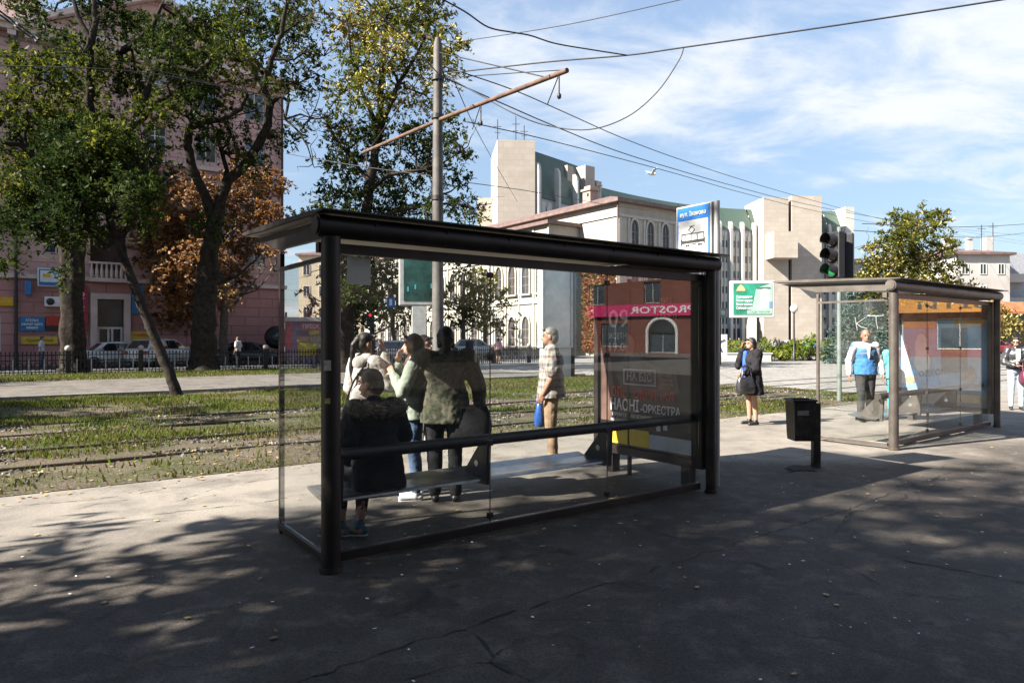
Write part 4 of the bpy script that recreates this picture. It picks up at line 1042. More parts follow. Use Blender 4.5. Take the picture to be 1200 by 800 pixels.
# big tree behind the tram pole
ZE = 33
make_tree('street_tree', 'tall tree with yellow-tipped crown behind the tram pole', gnd(405, ZE),
    [([gnd(404, ZE)]+[P(*q, ZE) for q in ((406, 390), (409, 340), (416, 300), (426, 262), (434, 215), (440, 175), (445, 130), (448, 80), (452, 20))], .36, .10),
     L([(438, 190), (450, 140), (466, 100), (484, 72), (500, 40)], ZE, .17, .04, -1), L([(432, 225), (455, 205), (490, 200), (520, 190), (540, 178)], ZE, .12, .03, -2), L([(426, 262), (455, 250), (500, 240), (535, 238), (555, 245)], ZE, .12, .03, -1),
     L([(434, 215), (415, 190), (395, 165), (385, 150)], ZE, .11, .03), L([(424, 270), (400, 250), (375, 245), (360, 252)], ZE, .11, .03), L([(443, 150), (425, 110), (412, 70), (408, 30)], ZE, .12, .03), L([(412, 320), (430, 310), (445, 300)], ZE, .09, .03), L([(410, 335), (400, 320), (385, 312)], ZE, .07, .02)],
    C([(410, 40, 26), (440, 30, 30), (475, 20, 30), (505, 30, 26), (525, 55, 22), (455, 60, 30), (420, 75, 26), (490, 65, 28), (520, 85, 18), (430, 105, 26), (400, 110, 18), (465, 115, 20), (500, 110, 20), (405, 150, 26), (440, 155, 26), (395, 185, 20), (425, 195, 26), (480, 160, 26), (510, 165, 24), (530, 145, 16), (535, 180, 14), (500, 200, 26), (460, 205, 26), (400, 225, 26), (380, 250, 20), (355, 255, 12), (435, 240, 30), (475, 245, 28), (515, 235, 22), (545, 240, 16), (420, 275, 26), (460, 280, 22), (500, 268, 16), (415, 310, 22), (445, 320, 20), (400, 335, 16), (430, 345, 16), (540, 215, 12), (440, 0, 30), (490, -5, 26), (555, 250, 10)], ZE, 2.4),
    44000, .22, [Ldk, Lmd, Lyg, Lye], (.32, .30, .22, .16), 105, bark, ntw=4, wfun=lambda p: np.clip((p[:, 2]-11.5)/14.0, -.12, .26))
# small trees along the cross street, seen through the shelter
auto_tree('street_tree', 'small yellow-green tree left of the white hatchback', gnd(541, 57), 9.3, 2.6, 3000, .36, [Lyg, Lmd, Lye], (.5, .3, .2), 111, bark2, 'trees around the stop', .2)
auto_tree('street_tree', 'small green and yellow tree in front of the arched windows', gnd(568, 60), 8.2, 2.2, 2300, .36, [Lmd, Lyg, Lye], (.4, .4, .2), 112, bark2, 'trees around the stop', .18)
auto_tree('street_tree', 'bright yellow-green tree over the dark parked cars', gnd(438, 58), 8.6, 3.2, 3300, .38, [Lyg, Lmd, Lye], (.5, .35, .15), 113, bark2, 'trees around the stop', .22)
auto_tree('street_tree', 'green tree with twin stems behind the women', gnd(462, 62), 10.5, 3.2, 3300, .38, [Lmd, Ldk, Lyg], (.4, .35, .25), 114, bark2, 'trees around the stop', .22)
auto_tree('street_tree', 'dark green tree at the corner of the kiosk', gnd(398, 52), 9.5, 2.6, 2600, .36, [Ldk, Lmd, Lyg], (.4, .4, .2), 115, bark2, 'trees around the stop', .2)
# yellow-green tree on the right
ZF = 47
make_tree('street_tree', 'airy yellow-green tree rising behind the second shelter', gnd(1068, ZF),
    [([gnd(1068, ZF)]+[P(*q, ZF) for q in ((1067, 370), (1068, 340), (1072, 310), (1070, 285), (1075, 262))], .26, .07), L([(1068, 340), (1045, 315), (1022, 300), (1015, 288)], ZF, .1, .03), L([(1070, 320), (1092, 300), (1110, 292), (1118, 288)], ZF, .1, .03), L([(1071, 300), (1055, 280), (1048, 262)], ZF, .08, .03), L([(1068, 350), (1095, 335), (1125, 330)], ZF, .1, .03), L([(1068, 355), (1040, 340), (1012, 330)], ZF, .1, .03)],
    C([(1052, 258, 12), (1078, 256, 15), (1098, 252, 9), (1100, 265, 8), (1064, 272, 16), (1045, 280, 14), (1030, 290, 10), (1085, 282, 15), (1108, 288, 9), (1118, 286, 6), (1055, 298, 18), (1030, 308, 16), (1015, 320, 12), (1075, 308, 18), (1100, 312, 13), (1040, 325, 20), (1065, 328, 20), (1092, 332, 16), (1116, 330, 10), (1130, 338, 7), (1015, 338, 14), (1085, 350, 18), (1050, 348, 20), (1110, 352, 14), (1120, 308, 6)], ZF, 1.8),
    22000, .26, [Lyg, Lmd, Lye, Lol], (.46, .26, .14, .14), 106, bark2, ntw=3, wfun=lambda p: np.clip((6.5-p[:, 2])/14, -.1, .15))
auto_tree('street_tree', 'small autumn tree before the terracotta awning', gnd(1168, 66), 5.2, 2.6, 2200, .36, [Lol, Lye, Lmd], (.4, .3, .3), 116, bark2, 'trees around the stop', .14)
auto_tree('street_tree', 'low yellow tree beside the blue spruce', gnd(1078, 58), 6.0, 3.2, 3000, .36, [Lyg, Lye, Lol], (.45, .3, .25), 117, bark2, 'trees around the stop', .16)
auto_tree('street_tree', 'russet tree in the middle of the second shelter panes', gnd(1122, 62), 5.6, 3.0, 2600, .36, [Lol, Lor, Lye], (.4, .3, .3), 118, bark2, 'trees around the stop', .16)

# blue spruce: whorls of drooping branches set with needle sprays
Nd = leafmat('needle_blue', (.055, .095, .085), (.10, .15, .14), .12); Nd2 = leafmat('needle_dark', (.02, .045, .035), (.04, .07, .05), .12)
def spruce(name, label, base, h, r0, seed, n_per=16):
    r = random.Random(seed); root = empty(name, base, 0, label, 'tree', 'conifers on the square'); mb = MB(); mb.tube([(0, 0, 0), (0, 0, h*.5), (.03, 0, h)], [.17, .1, .02], 8)
    cen = []
    for k in range(17):
        f = k/16; z = .25+f*(h-.35); rr = r0*(1-f)**.85*r.uniform(.85, 1.1)+.08; m = max(5, int(13*(1-f)+4)); o = r.random()*6
        for j in range(m):
            a = o+j*math.tau/m+r.uniform(-.15, .15); q = rr*r.uniform(.75, 1.1); d = Vector((math.cos(a), math.sin(a), -.22*(1-f)))
            mb.tube([(0, 0, z), Vector((0, 0, z))+d*q], [.03*(1-f)+.01, .006], 5)
            for t in np.linspace(.25, 1.0, max(4, int(q*8))):
                p = Vector((0, 0, z))+d*q*t
                for _ in range(7): cen.append(p+Vector((r.gauss(0, .1+.08*t), r.gauss(0, .1+.08*t), r.gauss(-.03, .06))))
    mb.build('trunk', bark, root); nr = np.random.default_rng(seed); c = np.array([tuple(q) for q in cen])
    v = leaf_arrays(c, np.full(len(c), .26), nr, .28); quads_object('crown', v, [Nd, Nd2], (nr.random(len(c)) < .35).astype(int), root); return root
spruce('spruce_tree', 'pale blue spruce left of the man in the tracksuit', gnd(998, 44), 4.7, 1.9, 5)
spruce('spruce_tree', 'darker green spruce right behind the blue spruce', gnd(1030, 48), 4.3, 2.3, 8)

# juniper bushes on the square
Hy = leafmat('juniper_yellow', (.17, .20, .028), (.24, .26, .045), .35); Hg = leafmat('juniper_green', (.07, .12, .025), (.11, .16, .03), .3)
def bush(label, px, Z, wpx, h, n_, seed, mats=None, ws=(.55, .45)):
    base = gnd(px, Z); r = random.Random(seed); wd = wpx*Z/800; root = empty('juniper_bush', base, 0, label, 'bush', 'juniper bushes on the square'); cl = []
    for k in range(9): cl.append(((r.uniform(-.42, .42)*wd, r.uniform(-1.1, 1.1), h*r.uniform(.25, .72)), (wd*.16, .8, h*.3)))
    mb = MB(); 
    for c, _ in cl: mb.tube(crook((0, 0, 0), c, 3, .05, r), [.05, .04, .03, .015], 5)
    mb.build('stem', bark2, root); crown('crown', cl, n_, .3, mats or [Hy, Hg], ws, seed, root, .3); return root
bush('bright juniper bush behind the woman on the phone', 884, 50, 46, 1.5, 2000, 1)
bush('wide yellow-green juniper bush right of the phone woman', 922, 51, 40, 1.45, 1800, 2)
bush('tallest yellow juniper bush below the globe lamp', 948, 50, 36, 1.75, 1900, 3)
bush('dark-based juniper bush left of the second shelter', 972, 51, 34, 1.6, 1500, 4)
bush('green bush at the foot of the spruces', 1010, 50, 40, 1.1, 1400, 5, [Hg, Lmd])

# street trees on the pavement behind the camera: their shade and dapples fall over the asphalt
def shade_tree(label, s, t, h, cr, n_, seed, lo=.42):
    r = random.Random(seed); base = W(s, t); limbs = [(crook(base, base+Vector((.2, .1, h*.7)), 5, .12, r), .3, .1)]; clumps = []
    for k in range(34):
        a = r.uniform(0, math.tau); q = cr*math.sqrt(r.random()); z = h*lo+(h*(1-lo))*r.random()*(1-.35*(q/cr)**2)
        clumps.append((base+Vector((math.cos(a)*q, math.sin(a)*q, z)), r.uniform(1.0, 1.6)))
    for k in range(7):
        a = k*2.4; st = base+Vector((0, 0, h*(.3+.05*k))); limbs.append((crook(st, st+Vector((math.cos(a), math.sin(a), .6))*cr*.8, 4, .15, r), .13, .03))
    return make_tree('street_tree', label, base, limbs, clumps, n_, .34, [Ldk, Lmd, Lyg], (.5, .35, .15), seed, bark, 'trees around the stop', ntw=2)
SHADE = [(-7.5, 3.1, 10.5, 4.0, 14000), (-14, 3.6, 12, 4.4, 13000), (-6.0, -1.2, 10, 4.2, 10500), (-13.5, -.8, 12.5, 4.8, 11000), (-1.5, -4.2, 9.5, 3.8, 10000), (-10, 1.6, 13, 4.0, 12000), (-4.5, -7, 10, 4.2, 9000)]
LB = ['leafy street tree nearest the tracks behind the viewer', 'tall street tree farther back along the tracks', 'broad street tree at the middle of the pavement behind', 'tall broad tree deep behind on the pavement', 'street tree right behind the viewer by the street', 'tallest shade tree behind on the pavement', 'street tree on the street side behind']
for i, (s, t, h, cr, k) in enumerate(SHADE): shade_tree(LB[i], s, t, h, cr, k, 200+i)
shade_tree('slender high-crowned street tree behind the viewer', -11.5, 5.0, 16.5, 3.3, 9500, 231, .52)

auto_tree('street_tree', 'spreading tree on the far verge left of the picture', W(-17, 33.5), 13, 5.0, 14000, .3, [Ldk, Lmd, Lyg], (.5, .35, .15), 121, bark, 'trees around the stop', .35)
auto_tree('street_tree', 'spreading tree on the tall grass left of the picture', W(-12, 19.5), 12, 4.4, 12000, .3, [Ldk, Lmd, Lyg], (.5, .35, .15), 122, bark, 'trees around the stop', .32)
auto_tree('street_tree', 'tree by the path kerb farther left along the tracks', W(-24, 22.5), 13, 4.6, 12000, .3, [Ldk, Lmd, Lyg], (.5, .35, .15), 123, bark, 'trees around the stop', .32)
# ------------------------------------------------------------ tram shelters
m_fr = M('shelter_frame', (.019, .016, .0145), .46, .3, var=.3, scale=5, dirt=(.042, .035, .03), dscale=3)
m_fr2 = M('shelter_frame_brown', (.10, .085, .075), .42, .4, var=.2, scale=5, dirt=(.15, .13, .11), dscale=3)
m_glass = glassmat('shelter_glass', (.95, .965, .96), 1.48, .009)
m_seat = M('bench_steel', (.30, .30, .31), .28, .9, var=.25, scale=6)
m_soff = M('roof_soffit', (.30, .29, .28), .6, var=.15, scale=2)
m_blk = M('poster_black', (.012, .012, .013), .35, var=.3, scale=2)
gray_l = M('lettering_grey', (.55, .53, .51), .5, var=.1); red_l = M('lettering_red', (.72, .03, .02), .5, var=.05); ink_l = M('lettering_ink', (.03, .03, .03), .5)

def shelter(label, s, t, ln, rz, mf, poster, foot=0):
    o = empty('tram_shelter', W(s, t), rz, label, 'tram shelter', 'tram shelters on the pavement')
    D = 1.14
    for x, pr in ((0, .066), (ln, .052)):
        MB().lathe([(pr, 0), (pr, 2.3)], (x, 0, 0), 20).build('post', mf, o)
        MB().lathe([(pr+.012, 0), (pr+.010, .03)], (x, 0, .012), 20).build('base_collar', mf, o)
    for x in (.02, ln-.02): MB().bx(x-.02, x+.02, D-.02, D+.02, 0, 2.3).build('front_post', mf, o, bevel=.005)
    mb = MB(); mb.tube([(-.1, 0, 2.37), (ln+.08, 0, 2.37)], .078, 24); b = mb.build('roof_beam', mf, o)
    MB().tube([(-.115, 0, 2.37), (-.101, 0, 2.37)], .062, 20).build('end_cap', mf, b)
    mb = MB(); mb.bx(-.06, ln+.06, .07, .13, 2.20, 2.27); mb.build('glass_rail', mf, o)
    # thin roof plate rising gently towards the track side
    prof = [(-.14, 2.468), (.1, 2.482), (.6, 2.508), (1.3, 2.535), (1.82, 2.547), (1.86, 2.538), (1.82, 2.52), (1.3, 2.492), (.6, 2.472), (.15, 2.455), (-.14, 2.456)]
    mb = MB(); mb.prism([(-.11, y, z) for y, z in prof], (ln+.24, 0, 0)); rf = mb.build('roof', mf, o)
    mb = MB()
    sp_ = [(.16, 2.451), (.6, 2.467), (1.3, 2.487), (1.8, 2.513)]
    for a, c in zip(sp_, sp_[1:]): mb.quad((-.1, a[0], a[1]), (-.1, c[0], c[1]), (ln+.1, c[0], c[1]), (ln+.1, a[0], a[1]))
    mb.build('soffit', m_soff, rf)
    for x in (.0, ln): 
        mb = MB(); mb.prism([(x-.02, .09, 2.3), (x-.02, .09, 2.43), (x-.02, 1.75, 2.49), (x-.02, D, 2.33)], (.04, 0, 0)); mb.build('roof_bracket', mf, o)
    # rear glass: three panes with thin gaps, end pane
    k = 3; wd = (ln-.14)/k
    for i in range(k): MB().bx(.07+i*wd+.004, .07+(i+1)*wd-.004, .094, .102, .11, 2.2).build('glass_pane', m_glass, o)
    MB().bx(-.006, .004, .09, D-.03, .11, 2.15).build('glass_pane', m_glass, o)
    MB().bx(.07, ln-.07, .072, .125, .035, .105).build('bottom_rail', mf, o, bevel=.006)
    MB().bx(-.02, .02, .08, D-.02, .045, .10).build('bottom_rail', mf, o, bevel=.006)
    MB().bx(-.015, .015, .08, D-.02, 2.15, 2.18).build('glass_rail', mf, o)
    # bench
    L = ln*.70
    bn = MB().tube([(.04, .24, .755), (ln-.05, .24, .755)], .047, 16).build('backrest_rail', mf, o)
    se = []
    for y, z in ((.27, .425), (.30, .432), (.40, .425), (.54, .44), (.66, .468), (.71, .455), (.69, .435), (.54, .41), (.40, .395), (.29, .40), (.265, .41)): se.append((.08, y, z))
    MB().prism(se, (L-.1, 0, 0)).build('seat', m_seat, o)
    for x in (.16, ln*.355, L):
        mb = MB(); mb.prism([(x-.02, .2, .76), (x-.02, .29, .76), (x-.02, .62, .40), (x-.02, .62, .36), (x-.02, .22, .38)], (.04, 0, 0)); br_ = mb.build('bench_bracket', mf, o, bevel=.006)
        hl = MB().lathe([(.028, 0), (.028, .004)], n=14).build('bolt_hole', m_seat, br_, (x-.021, .37, .54)); hl.rotation_euler = (0, R(-90), 0)
    # advertising box closing the far end
    x = ln+.02; y0, y1 = .06, 1.70
    bxm = empty('light_box', (0, 0, 0)); bxm.parent = o
    mb = MB(); z0, z1 = .24, 2.26
    mb.bx(x-.09, x+.09, y0, y0+.07, z0, z1); mb.bx(x-.09, x+.09, y1-.07, y1, z0, z1); mb.bx(x-.09, x+.09, y0+.07, y1-.07, z1-.07, z1); mb.bx(x-.09, x+.09, y0+.07, y1-.07, z0, z0+.09)
    mb.bx(x-.06, x+.06, y0+.2, y0+.3, 0, z0-.002); mb.bx(x-.06, x+.06, y1-.3, y1-.2, 0, z0-.002); mb.build('box_frame', mf, bxm)
    ps = MB().bx(x-.05, x+.06, y0+.071, y1-.071, z0+.092, z1-.072).build('poster', m_blk if poster == 1 else M('poster_sky', (.30, .48, .72), .5, var=.25, scale=1.5), bxm)
    X = x-.056; RT = (R(90), 0, R(-90)); yc = (y0+y1)/2
    def T(b, sz, m, y, z, w_=None, bo=.0): text(b, sz, m, bxm, (X, y, z), RT, width=w_, bold=bo)
    def pan(name, ya, yb, za, zb, m, dx=0): return MB().bx(X-dx-.004, X-dx, ya, yb, za, zb).build(name, m, bxm)
    if poster == 1:
        T('09', .30, gray_l, yc+.42, 1.83, .34, .01); T('ЖОВТНЯ', .10, gray_l, yc+.42, 1.63, .34); T('19:00', .15, gray_l, yc+.42, 1.50, .34, .005)
        T('ТЕАТР\nОПЕРИ\nТА БАЛЕТУ', .085, gray_l, yc-.30, 1.93, .34)
        sk = M('poster_skin', (.22, .13, .09), .5, var=.4, scale=5); cl = M('poster_cloth', (.07, .06, .055), .5, var=.7, scale=5); cur = M('poster_curtain', (.16, .09, .07), .5, c2=(.07, .035, .03), scale=4)
        mb = MB(); mb.poly([(X-.002, yc+.72, .62), (X-.002, yc+.55, .62), (X-.002, yc+.50, 1.0), (X-.002, yc+.56, 1.4), (X-.002, yc+.72, 1.55)]); mb.build('picture', cur, bxm)
        mb = MB(); mb.poly([(X-.003, y, z) for y, z in ((yc+.36, .98), (yc+.46, 1.16), (yc+.33, 1.42), (yc+.16, 1.47), (yc-.02, 1.34), (yc-.22, 1.27), (yc-.45, 1.30), (yc-.50, 1.02), (yc-.3, .95))]); mb.build('picture', cl, bxm)
        mb = MB()
        for y, z in ((yc-.30, 1.20), (yc-.32, 1.15), (yc-.33, 1.10), (yc-.30, 1.06)): mb.prism([(X-.009, y+.10, z+.018), (X-.009, y-.09, z+.012), (X-.009, y-.09, z-.022), (X-.009, y+.10, z-.022)], (.004, 0, 0))
        mb.ell((X-.006, yc+.24, 1.53), (.004, .09, .12)); mb.build('picture', sk, bxm)
        a = MB(); 
        for (ya, yb, za, zb) in ((yc+.33, yc-.17, 1.235, 1.25), (yc+.33, yc-.17, 1.065, 1.08), (yc+.33, yc+.315, 1.08, 1.235), (yc-.155, yc-.17, 1.08, 1.235)): a.bx(X-.014, X-.010, ya, yb, za, zb)
        a.build('stamp', gray_l, bxm); text('НА БІС', .13, gray_l, bxm, (X-.012, yc+.08, 1.157), RT, width=.38, bold=.006)
        T('ОЛЕГ СКРИПКА', .17, red_l, yc+.06, .965, .98, .008); T('НАОНІ', .19, white_l, yc+.33, .815, .46, .012); T('-ОРКЕСТРА', .13, white_l, yc-.22, .80, .58, .006)
        T('ПРЕМ’ЄРА ПРОГРАМИ', .055, white_l, yc+.22, .70, .62); T('НАЙКРАЩІ ПІСНІ', .05, white_l, yc+.3, .635, .5)
        pan('banner', yc+.66, yc-.06, .36, .55, M('banner_yellow', (.62, .45, .04), .5)); pan('banner', yc-.062, yc-.66, .36, .52, M('banner_grey', (.42, .47, .52), .5))
        T('KARABAS.COM', .075, ink_l, yc+.30, .485, .5, .006); T('(056) 790 65 85', .045, ink_l, yc+.30, .405, .36)
        T('WWW.MM-CONCERT.COM', .05, ink_l, yc-.36, .475, .52); T('(068) 833 30 91', .05, ink_l, yc-.36, .405, .36)
        for y, z in ((yc-.2, .6), (yc-.3, .62)): pan('logo', y+.03, y-.03, z-.03, z+.03, gray_l)
        pan('logo', yc+.05, yc-.02, .575, .625, M('logo_violet', (.08, .07, .2), .5))
    else:
        pw = M('poster_white', (.75, .76, .78), .5, var=.12, scale=3); po = M('poster_orange', (.75, .38, .05), .5, var=.2, scale=4); pbr = M('poster_brown', (.25, .15, .09), .5, var=.5, scale=6)
        pan('picture', y1-.08, y0+.08, 1.95, 2.17, pbr); pan('picture', y1-.1, y1-.7, 1.82, 1.948, po); pan('picture', y0+.62, y0+.12, 1.82, 1.948, po)
        pan('picture', yc+.02, yc-.42, .98, 1.80, M('poster_dark', (.05, .04, .045), .4, var=.6, scale=7)); 
        pan('picture', yc+.0, yc-.38, 1.34, 1.45, M('poster_green', (.07, .19, .04), .5, var=.4, scale=9), .003)
        mb = MB(); mb.poly([(X-.004, y, z) for y, z in ((y1-.08, .62), (yc+.25, .66), (yc+.02, .72), (yc+.16, 1.05), (yc+.38, 1.22), (y1-.08, 1.12))]); mb.build('picture', M('poster_blue2', (.12, .36, .80), .5, var=.35, scale=3), bxm)
        mb = MB(); mb.poly([(X-.007, y, z) for y, z in ((y1-.1, .74), (y1-.3, .70), (y1-.2, 1.5), (y1-.12, 1.5))]); mb.build('picture', pw, bxm)
        mb = MB(); mb.ell((X-.006, yc+.36, 1.45), (.004, .12, .26)); mb.ell((X-.006, yc+.34, 1.16), (.004, .16, .2)); mb.build('picture', pw, bxm)
        mb = MB(); mb.ell((X-.010, yc+.56, .80), (.004, .10, .09)); mb.ell((X-.010, yc-.44, .92), (.004, .12, .14)); mb.build('picture', M('poster_face', (.42, .26, .16), .5, var=.3, scale=9), bxm)
        text('ОДЕСА-МАМА', .15, ink_l, bxm, (X-.014, yc-.06, .98), (R(90), R(-9), R(-90)), width=.95, bold=.012)
        pan('picture', y1-.08, y0+.08, .34, .60, M('poster_grey', (.45, .42, .38), .5, var=.2, scale=2)); pan('picture', yc-.2, yc-.62, .42, .56, M('poster_cream', (.75, .62, .38), .5, var=.2, scale=5), .003)
    return o
def extras(o, ln, mf):
    # glass clamps at the pane joints, bolts on the beam, stickers and scratches
    k = 3; wd = (ln-.14)/k
    for i in (1, 2):
        for z in (.16, .75, 1.45, 2.12): MB().box((.07+i*wd, .098, z), (.05, .03, .045)).build('glass_clamp', mf, o, bevel=.004)
        MB().bx(.07+i*wd-.0035, .07+i*wd+.0035, .0945, .1015, .11, 2.2).build('glass_seal', m_trim2, o)
    for x in np.linspace(.3, ln-.3, 7):
        b = MB().lathe([(.014, 0), (.012, .006), (.001, .008)], n=8).build('bolt', mf, o, (x, -.075, 2.40)); b.rotation_euler = (R(90), 0, 0)
m_trim2 = M('glass_seal', (.05, .05, .05), .6)
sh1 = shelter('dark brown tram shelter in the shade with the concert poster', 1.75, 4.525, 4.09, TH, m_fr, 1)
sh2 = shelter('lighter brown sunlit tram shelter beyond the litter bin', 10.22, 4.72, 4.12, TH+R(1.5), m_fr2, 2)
MB().bx(.16, .34, .103, .105, 1.99, 2.19).build('notice', M('paper_notice', (.55, .54, .50), .7, var=.06), sh1)
mb = MB()
for st_ in [[(.13+(y-.3)*.66, 1.73+(z-1.62)*.6) for y, z in q] for q in (((.93, 1.95), (.90, 1.72), (.88, 1.62)), ((.70, 1.93), (.82, 1.84), (.905, 1.78)), ((.905, 1.79), (.80, 1.70), (.66, 1.66)), ((.66, 1.97), (.50, 1.96), (.30, 1.97)), ((.47, 1.96), (.46, 1.80), (.43, 1.64)), ((.68, 1.94), (.64, 1.99), (.58, 1.97)))]:
    mb.tube([(-.009, y, z) for y, z in st_], .005, 5)
mb.build('graffiti', M('graffiti_white', (.30, .31, .31), .6), sh2)

extras(sh1, 4.09, m_fr); extras(sh2, 4.12, m_fr2)
for x, z, w_, h_, c in ((-.071, 1.42, .05, .07, (.4, .38, .34)), (-.071, 1.18, .04, .035, (.35, .30, .10))):
    st_ = MB().bx(-w_/2, w_/2, -.0015, .0015, -h_/2, h_/2).build('sticker', M('sticker_%.2f' % z, c, .8, var=.4, scale=30), sh1, (-.045, -.0515, z)); st_.rotation_euler = (0, 0, R(-41))
# ---- tram stop sign on its own post
o = empty('tram_stop_sign', W(6.17, 4.70), TH, 'blue and white tram stop sign with a tram pictogram on a grey post', 'sign')
m_grey = M('galvanised_grey', (.33, .33, .32), .5, .3, var=.12, scale=4)
MB().tube([(0, 0, 0), (0, 0, 3.1)], .032, 12).build('post', m_grey, o)
MB().bx(-.04, .04, .04, .53, 2.42, 3.10).build('box', M('sign_casing', (.36, .34, .31), .5, var=.08), o, bevel=.008)
RT = (R(90), 0, R(-90)); X = -.041
blu = M('tram_sign_blue', (.015, .13, .42), .4, var=.04); wht = M('tram_sign_white', (.52, .52, .52), .4, var=.03)
MB().bx(X-.004, X, .058, .512, 2.44, 3.08).build('face', blu, o); MB().bx(X-.008, X-.0045, .08, .49, 2.54, 2.93).build('panel', wht, o)
text('вул. Іванова', .07, wht, o, (X-.008, .285, 3.0), RT, width=.36, bold=.012); text('ТРАМВАЙ', .06, wht, o, (X-.008, .30, 2.49), RT, width=.28, bold=.012)
mb = MB(); x = X-.011
def q(ya, yb, za, zb): mb.bx(x-.002, x, ya-.015, yb-.015, za, zb)
q(.145, .455, 2.675, 2.705); q(.145, .455, 2.775, 2.783)
for y in (.145, .235, .32, .405, .449): q(y, y+.007, 2.70, 2.78)
q(.135, .15, 2.655, 2.72); q(.45, .465, 2.655, 2.72)
for y in (.185, .215, .36, .39): mb.lathe([(.001, 0), (.013, .0), (.013, .002), (.001, .002)], (0, 0, 0), 10) if False else q(y-.011, y+.011, 2.638, 2.66)
q(.255, .33, 2.655, 2.663)
for a, b in (((.30, 2.785), (.345, 2.82)), ((.345, 2.82), (.30, 2.86)), ((.30, 2.785), (.255, 2.82)), ((.255, 2.82), (.30, 2.86)), ((.27, 2.862), (.33, 2.862))):
    mb.tube([(x-.001, a[0], a[1]), (x-.001, b[0], b[1])], .0032, 6)
mb.build('pictogram', ink_l, o)

# ---- litter bin on its post
bpos = Vector(((956-600)/800*8.53, 8.53, 0))
o = empty('litter_bin', bpos, R(0), 'black square litter bin hanging on a post between the shelters', 'litter bin')
mbk = M('bin_metal', (.022, .02, .019), .5, .4, var=.4, scale=9, dirt=(.07, .055, .045), dscale=6)
MB().bx(-.045, .045, -.045, .045, 0, .80).build('post', mbk, o, bevel=.006)
mb = MB(); rings = []
for z, a, b in ((.34, .118, .12), (.42, .124, .128), (.84, .136, .14)): rings.append([(-.19+sx*a, sy*b, z) for sx, sy in ((-1, -1), (1, -1), (1, 1), (-1, 1))])
mb.loft(rings, cap=False, smooth=False); mb.poly(rings[0][::-1])
inner = [[(-.19+sx*.127, sy*.13, .84) for sx, sy in ((-1, -1), (1, -1), (1, 1), (-1, 1))], [(-.19+sx*.115, sy*.115, .45) for sx, sy in ((-1, -1), (1, -1), (1, 1), (-1, 1))]]
mb.loft([rings[2], inner[0], inner[1]], cap=False, smooth=False); mb.poly(inner[1]); bd = mb.build('bucket', mbk, o)
mb = MB(); 
for a, b in (((-.33, -.145), (-.05, -.145)), ((-.05, -.145), (-.05, .145)), ((-.05, .145), (-.33, .145)), ((-.33, .145), (-.33, -.145))): mb.tube([(a[0], a[1], .84), (b[0], b[1], .84)], .014, 8)
mb.build('rim', mbk, bd); MB().bx(-.29, -.15, -.147, -.141, .66, .72).build('sticker', M('torn_label', (.2, .19, .17), .8, var=.5, scale=20), o)
MB().bx(-.05, -.04, -.06, .06, .45, .75).build('hanger', mbk, o)

# ---- tram pole with cross-arm, hangers
ZP = 14.3; pp = gnd(513, ZP)
o = empty('tram_pole', pp, TH, 'tall grey overhead-wire pole with a rusty slanted cross-arm', 'pole')
mpole = M('pole_grey', (.075, .068, .064), .7, .1, var=.35, scale=3, dirt=(.045, .033, .026), dscale=2)
MB().lathe([(.17, 0), (.17, .35), (.125, .4), (.115, 4), (.092, 7.75), (.05, 7.9)], n=16).build('shaft', mpole, o)
arm = MB().tube([(0, -4.15, 5.90), (0, -.2, 6.16), (0, 3.83, 6.34)], .042, 10).build('cross_arm', M('arm_rust', (.10, .058, .042), .8, .1, var=.4, scale=6), o)
mb = MB(); mb.tube([(0, 0, 7.6), (0, -3.6, 5.96)], .012, 6); mb.tube([(0, 0, 7.6), (0, 3.4, 6.34)], .012, 6); mb.build('stay_wire', m_dark, o)
for z in (7.0, 6.2, 4.5): MB().lathe([(.135, 0), (.135, .09)], (0, 0, z), 16).build('clamp', m_dark, o)
for y, z in ((-3.95, 5.9), (-1.64, 6.05), (1.76, 6.23), (3.6, 6.31)):
    mb = MB(); mb.tube([(0, y, z), (0, y, z-.38)], .012, 6); mb.tube([(0, y, z), (0, y+.3, z-.4)], .01, 6); mb.lathe([(.02, z-.40), (.035, z-.38), (.035, z-.33), (.02, z-.31)], (0, y, 0), 10); mb.build('insulator', m_dark, arm)

# ---- overhead wires
m_wire = M('wire_black', (.02, .02, .022), .6)
def wire(label, pts, r=.011, sub=6):
    pts = [P(*q) if len(q) == 3 else q for q in pts]
    # Catmull-Rom through the points
    out = []
    for i in range(len(pts)-1):
        a = pts[max(0, i-1)]; b = pts[i]; c = pts[i+1]; d = pts[min(len(pts)-1, i+2)]
        for k in range(sub):
            t = k/sub
            out.append(.5*((2*b)+(c-a)*t+(2*a-5*b+4*c-d)*t*t+(3*b-a-3*c+d)*t**3))
    out.append(pts[-1]); o = bpy.data.objects.new('overhead_wire', None); bpy.data.objects.remove(o)
    o = MB().tube(out, r, 6).build('overhead_wire', m_wire); return tag(o, label, 'wire', 'overhead wires above the tram stop')
top = P(513, 85, ZP)
wire('thick span wire from the pole to the upper right corner', [(525, 86, 14.3), (640, 73, 13.4), (735, 65, 12.8), (800, 56, 12.4), (980, 30, 11.4), (1200, -4, 10.4)], .014)
wire('wavy slack wire dropping from the top edge to the span wire', [(512, -4, 10), (545, 14, 10.3), (572, 32, 10.6), (600, 38, 11), (622, 42, 11.2), (650, 51, 11.6), (690, 58, 12.2), (735, 65, 12.8)], .012)
wire('hanging loop of cable sagging right of the cross-arm', [(801, 57, 12.4), (795, 72, 12.4), (770, 108, 12.6), (735, 137, 12.8), (690, 152, 13), (640, 147, 13.4), (600, 132, 13.6), (560, 110, 14), (520, 88, 14.3)], .012)
wire('thin straight wire leaving the pole for the top edge', [(517, 52, 14.3), (660, 30, 13.2), (815, -4, 12)], .008)
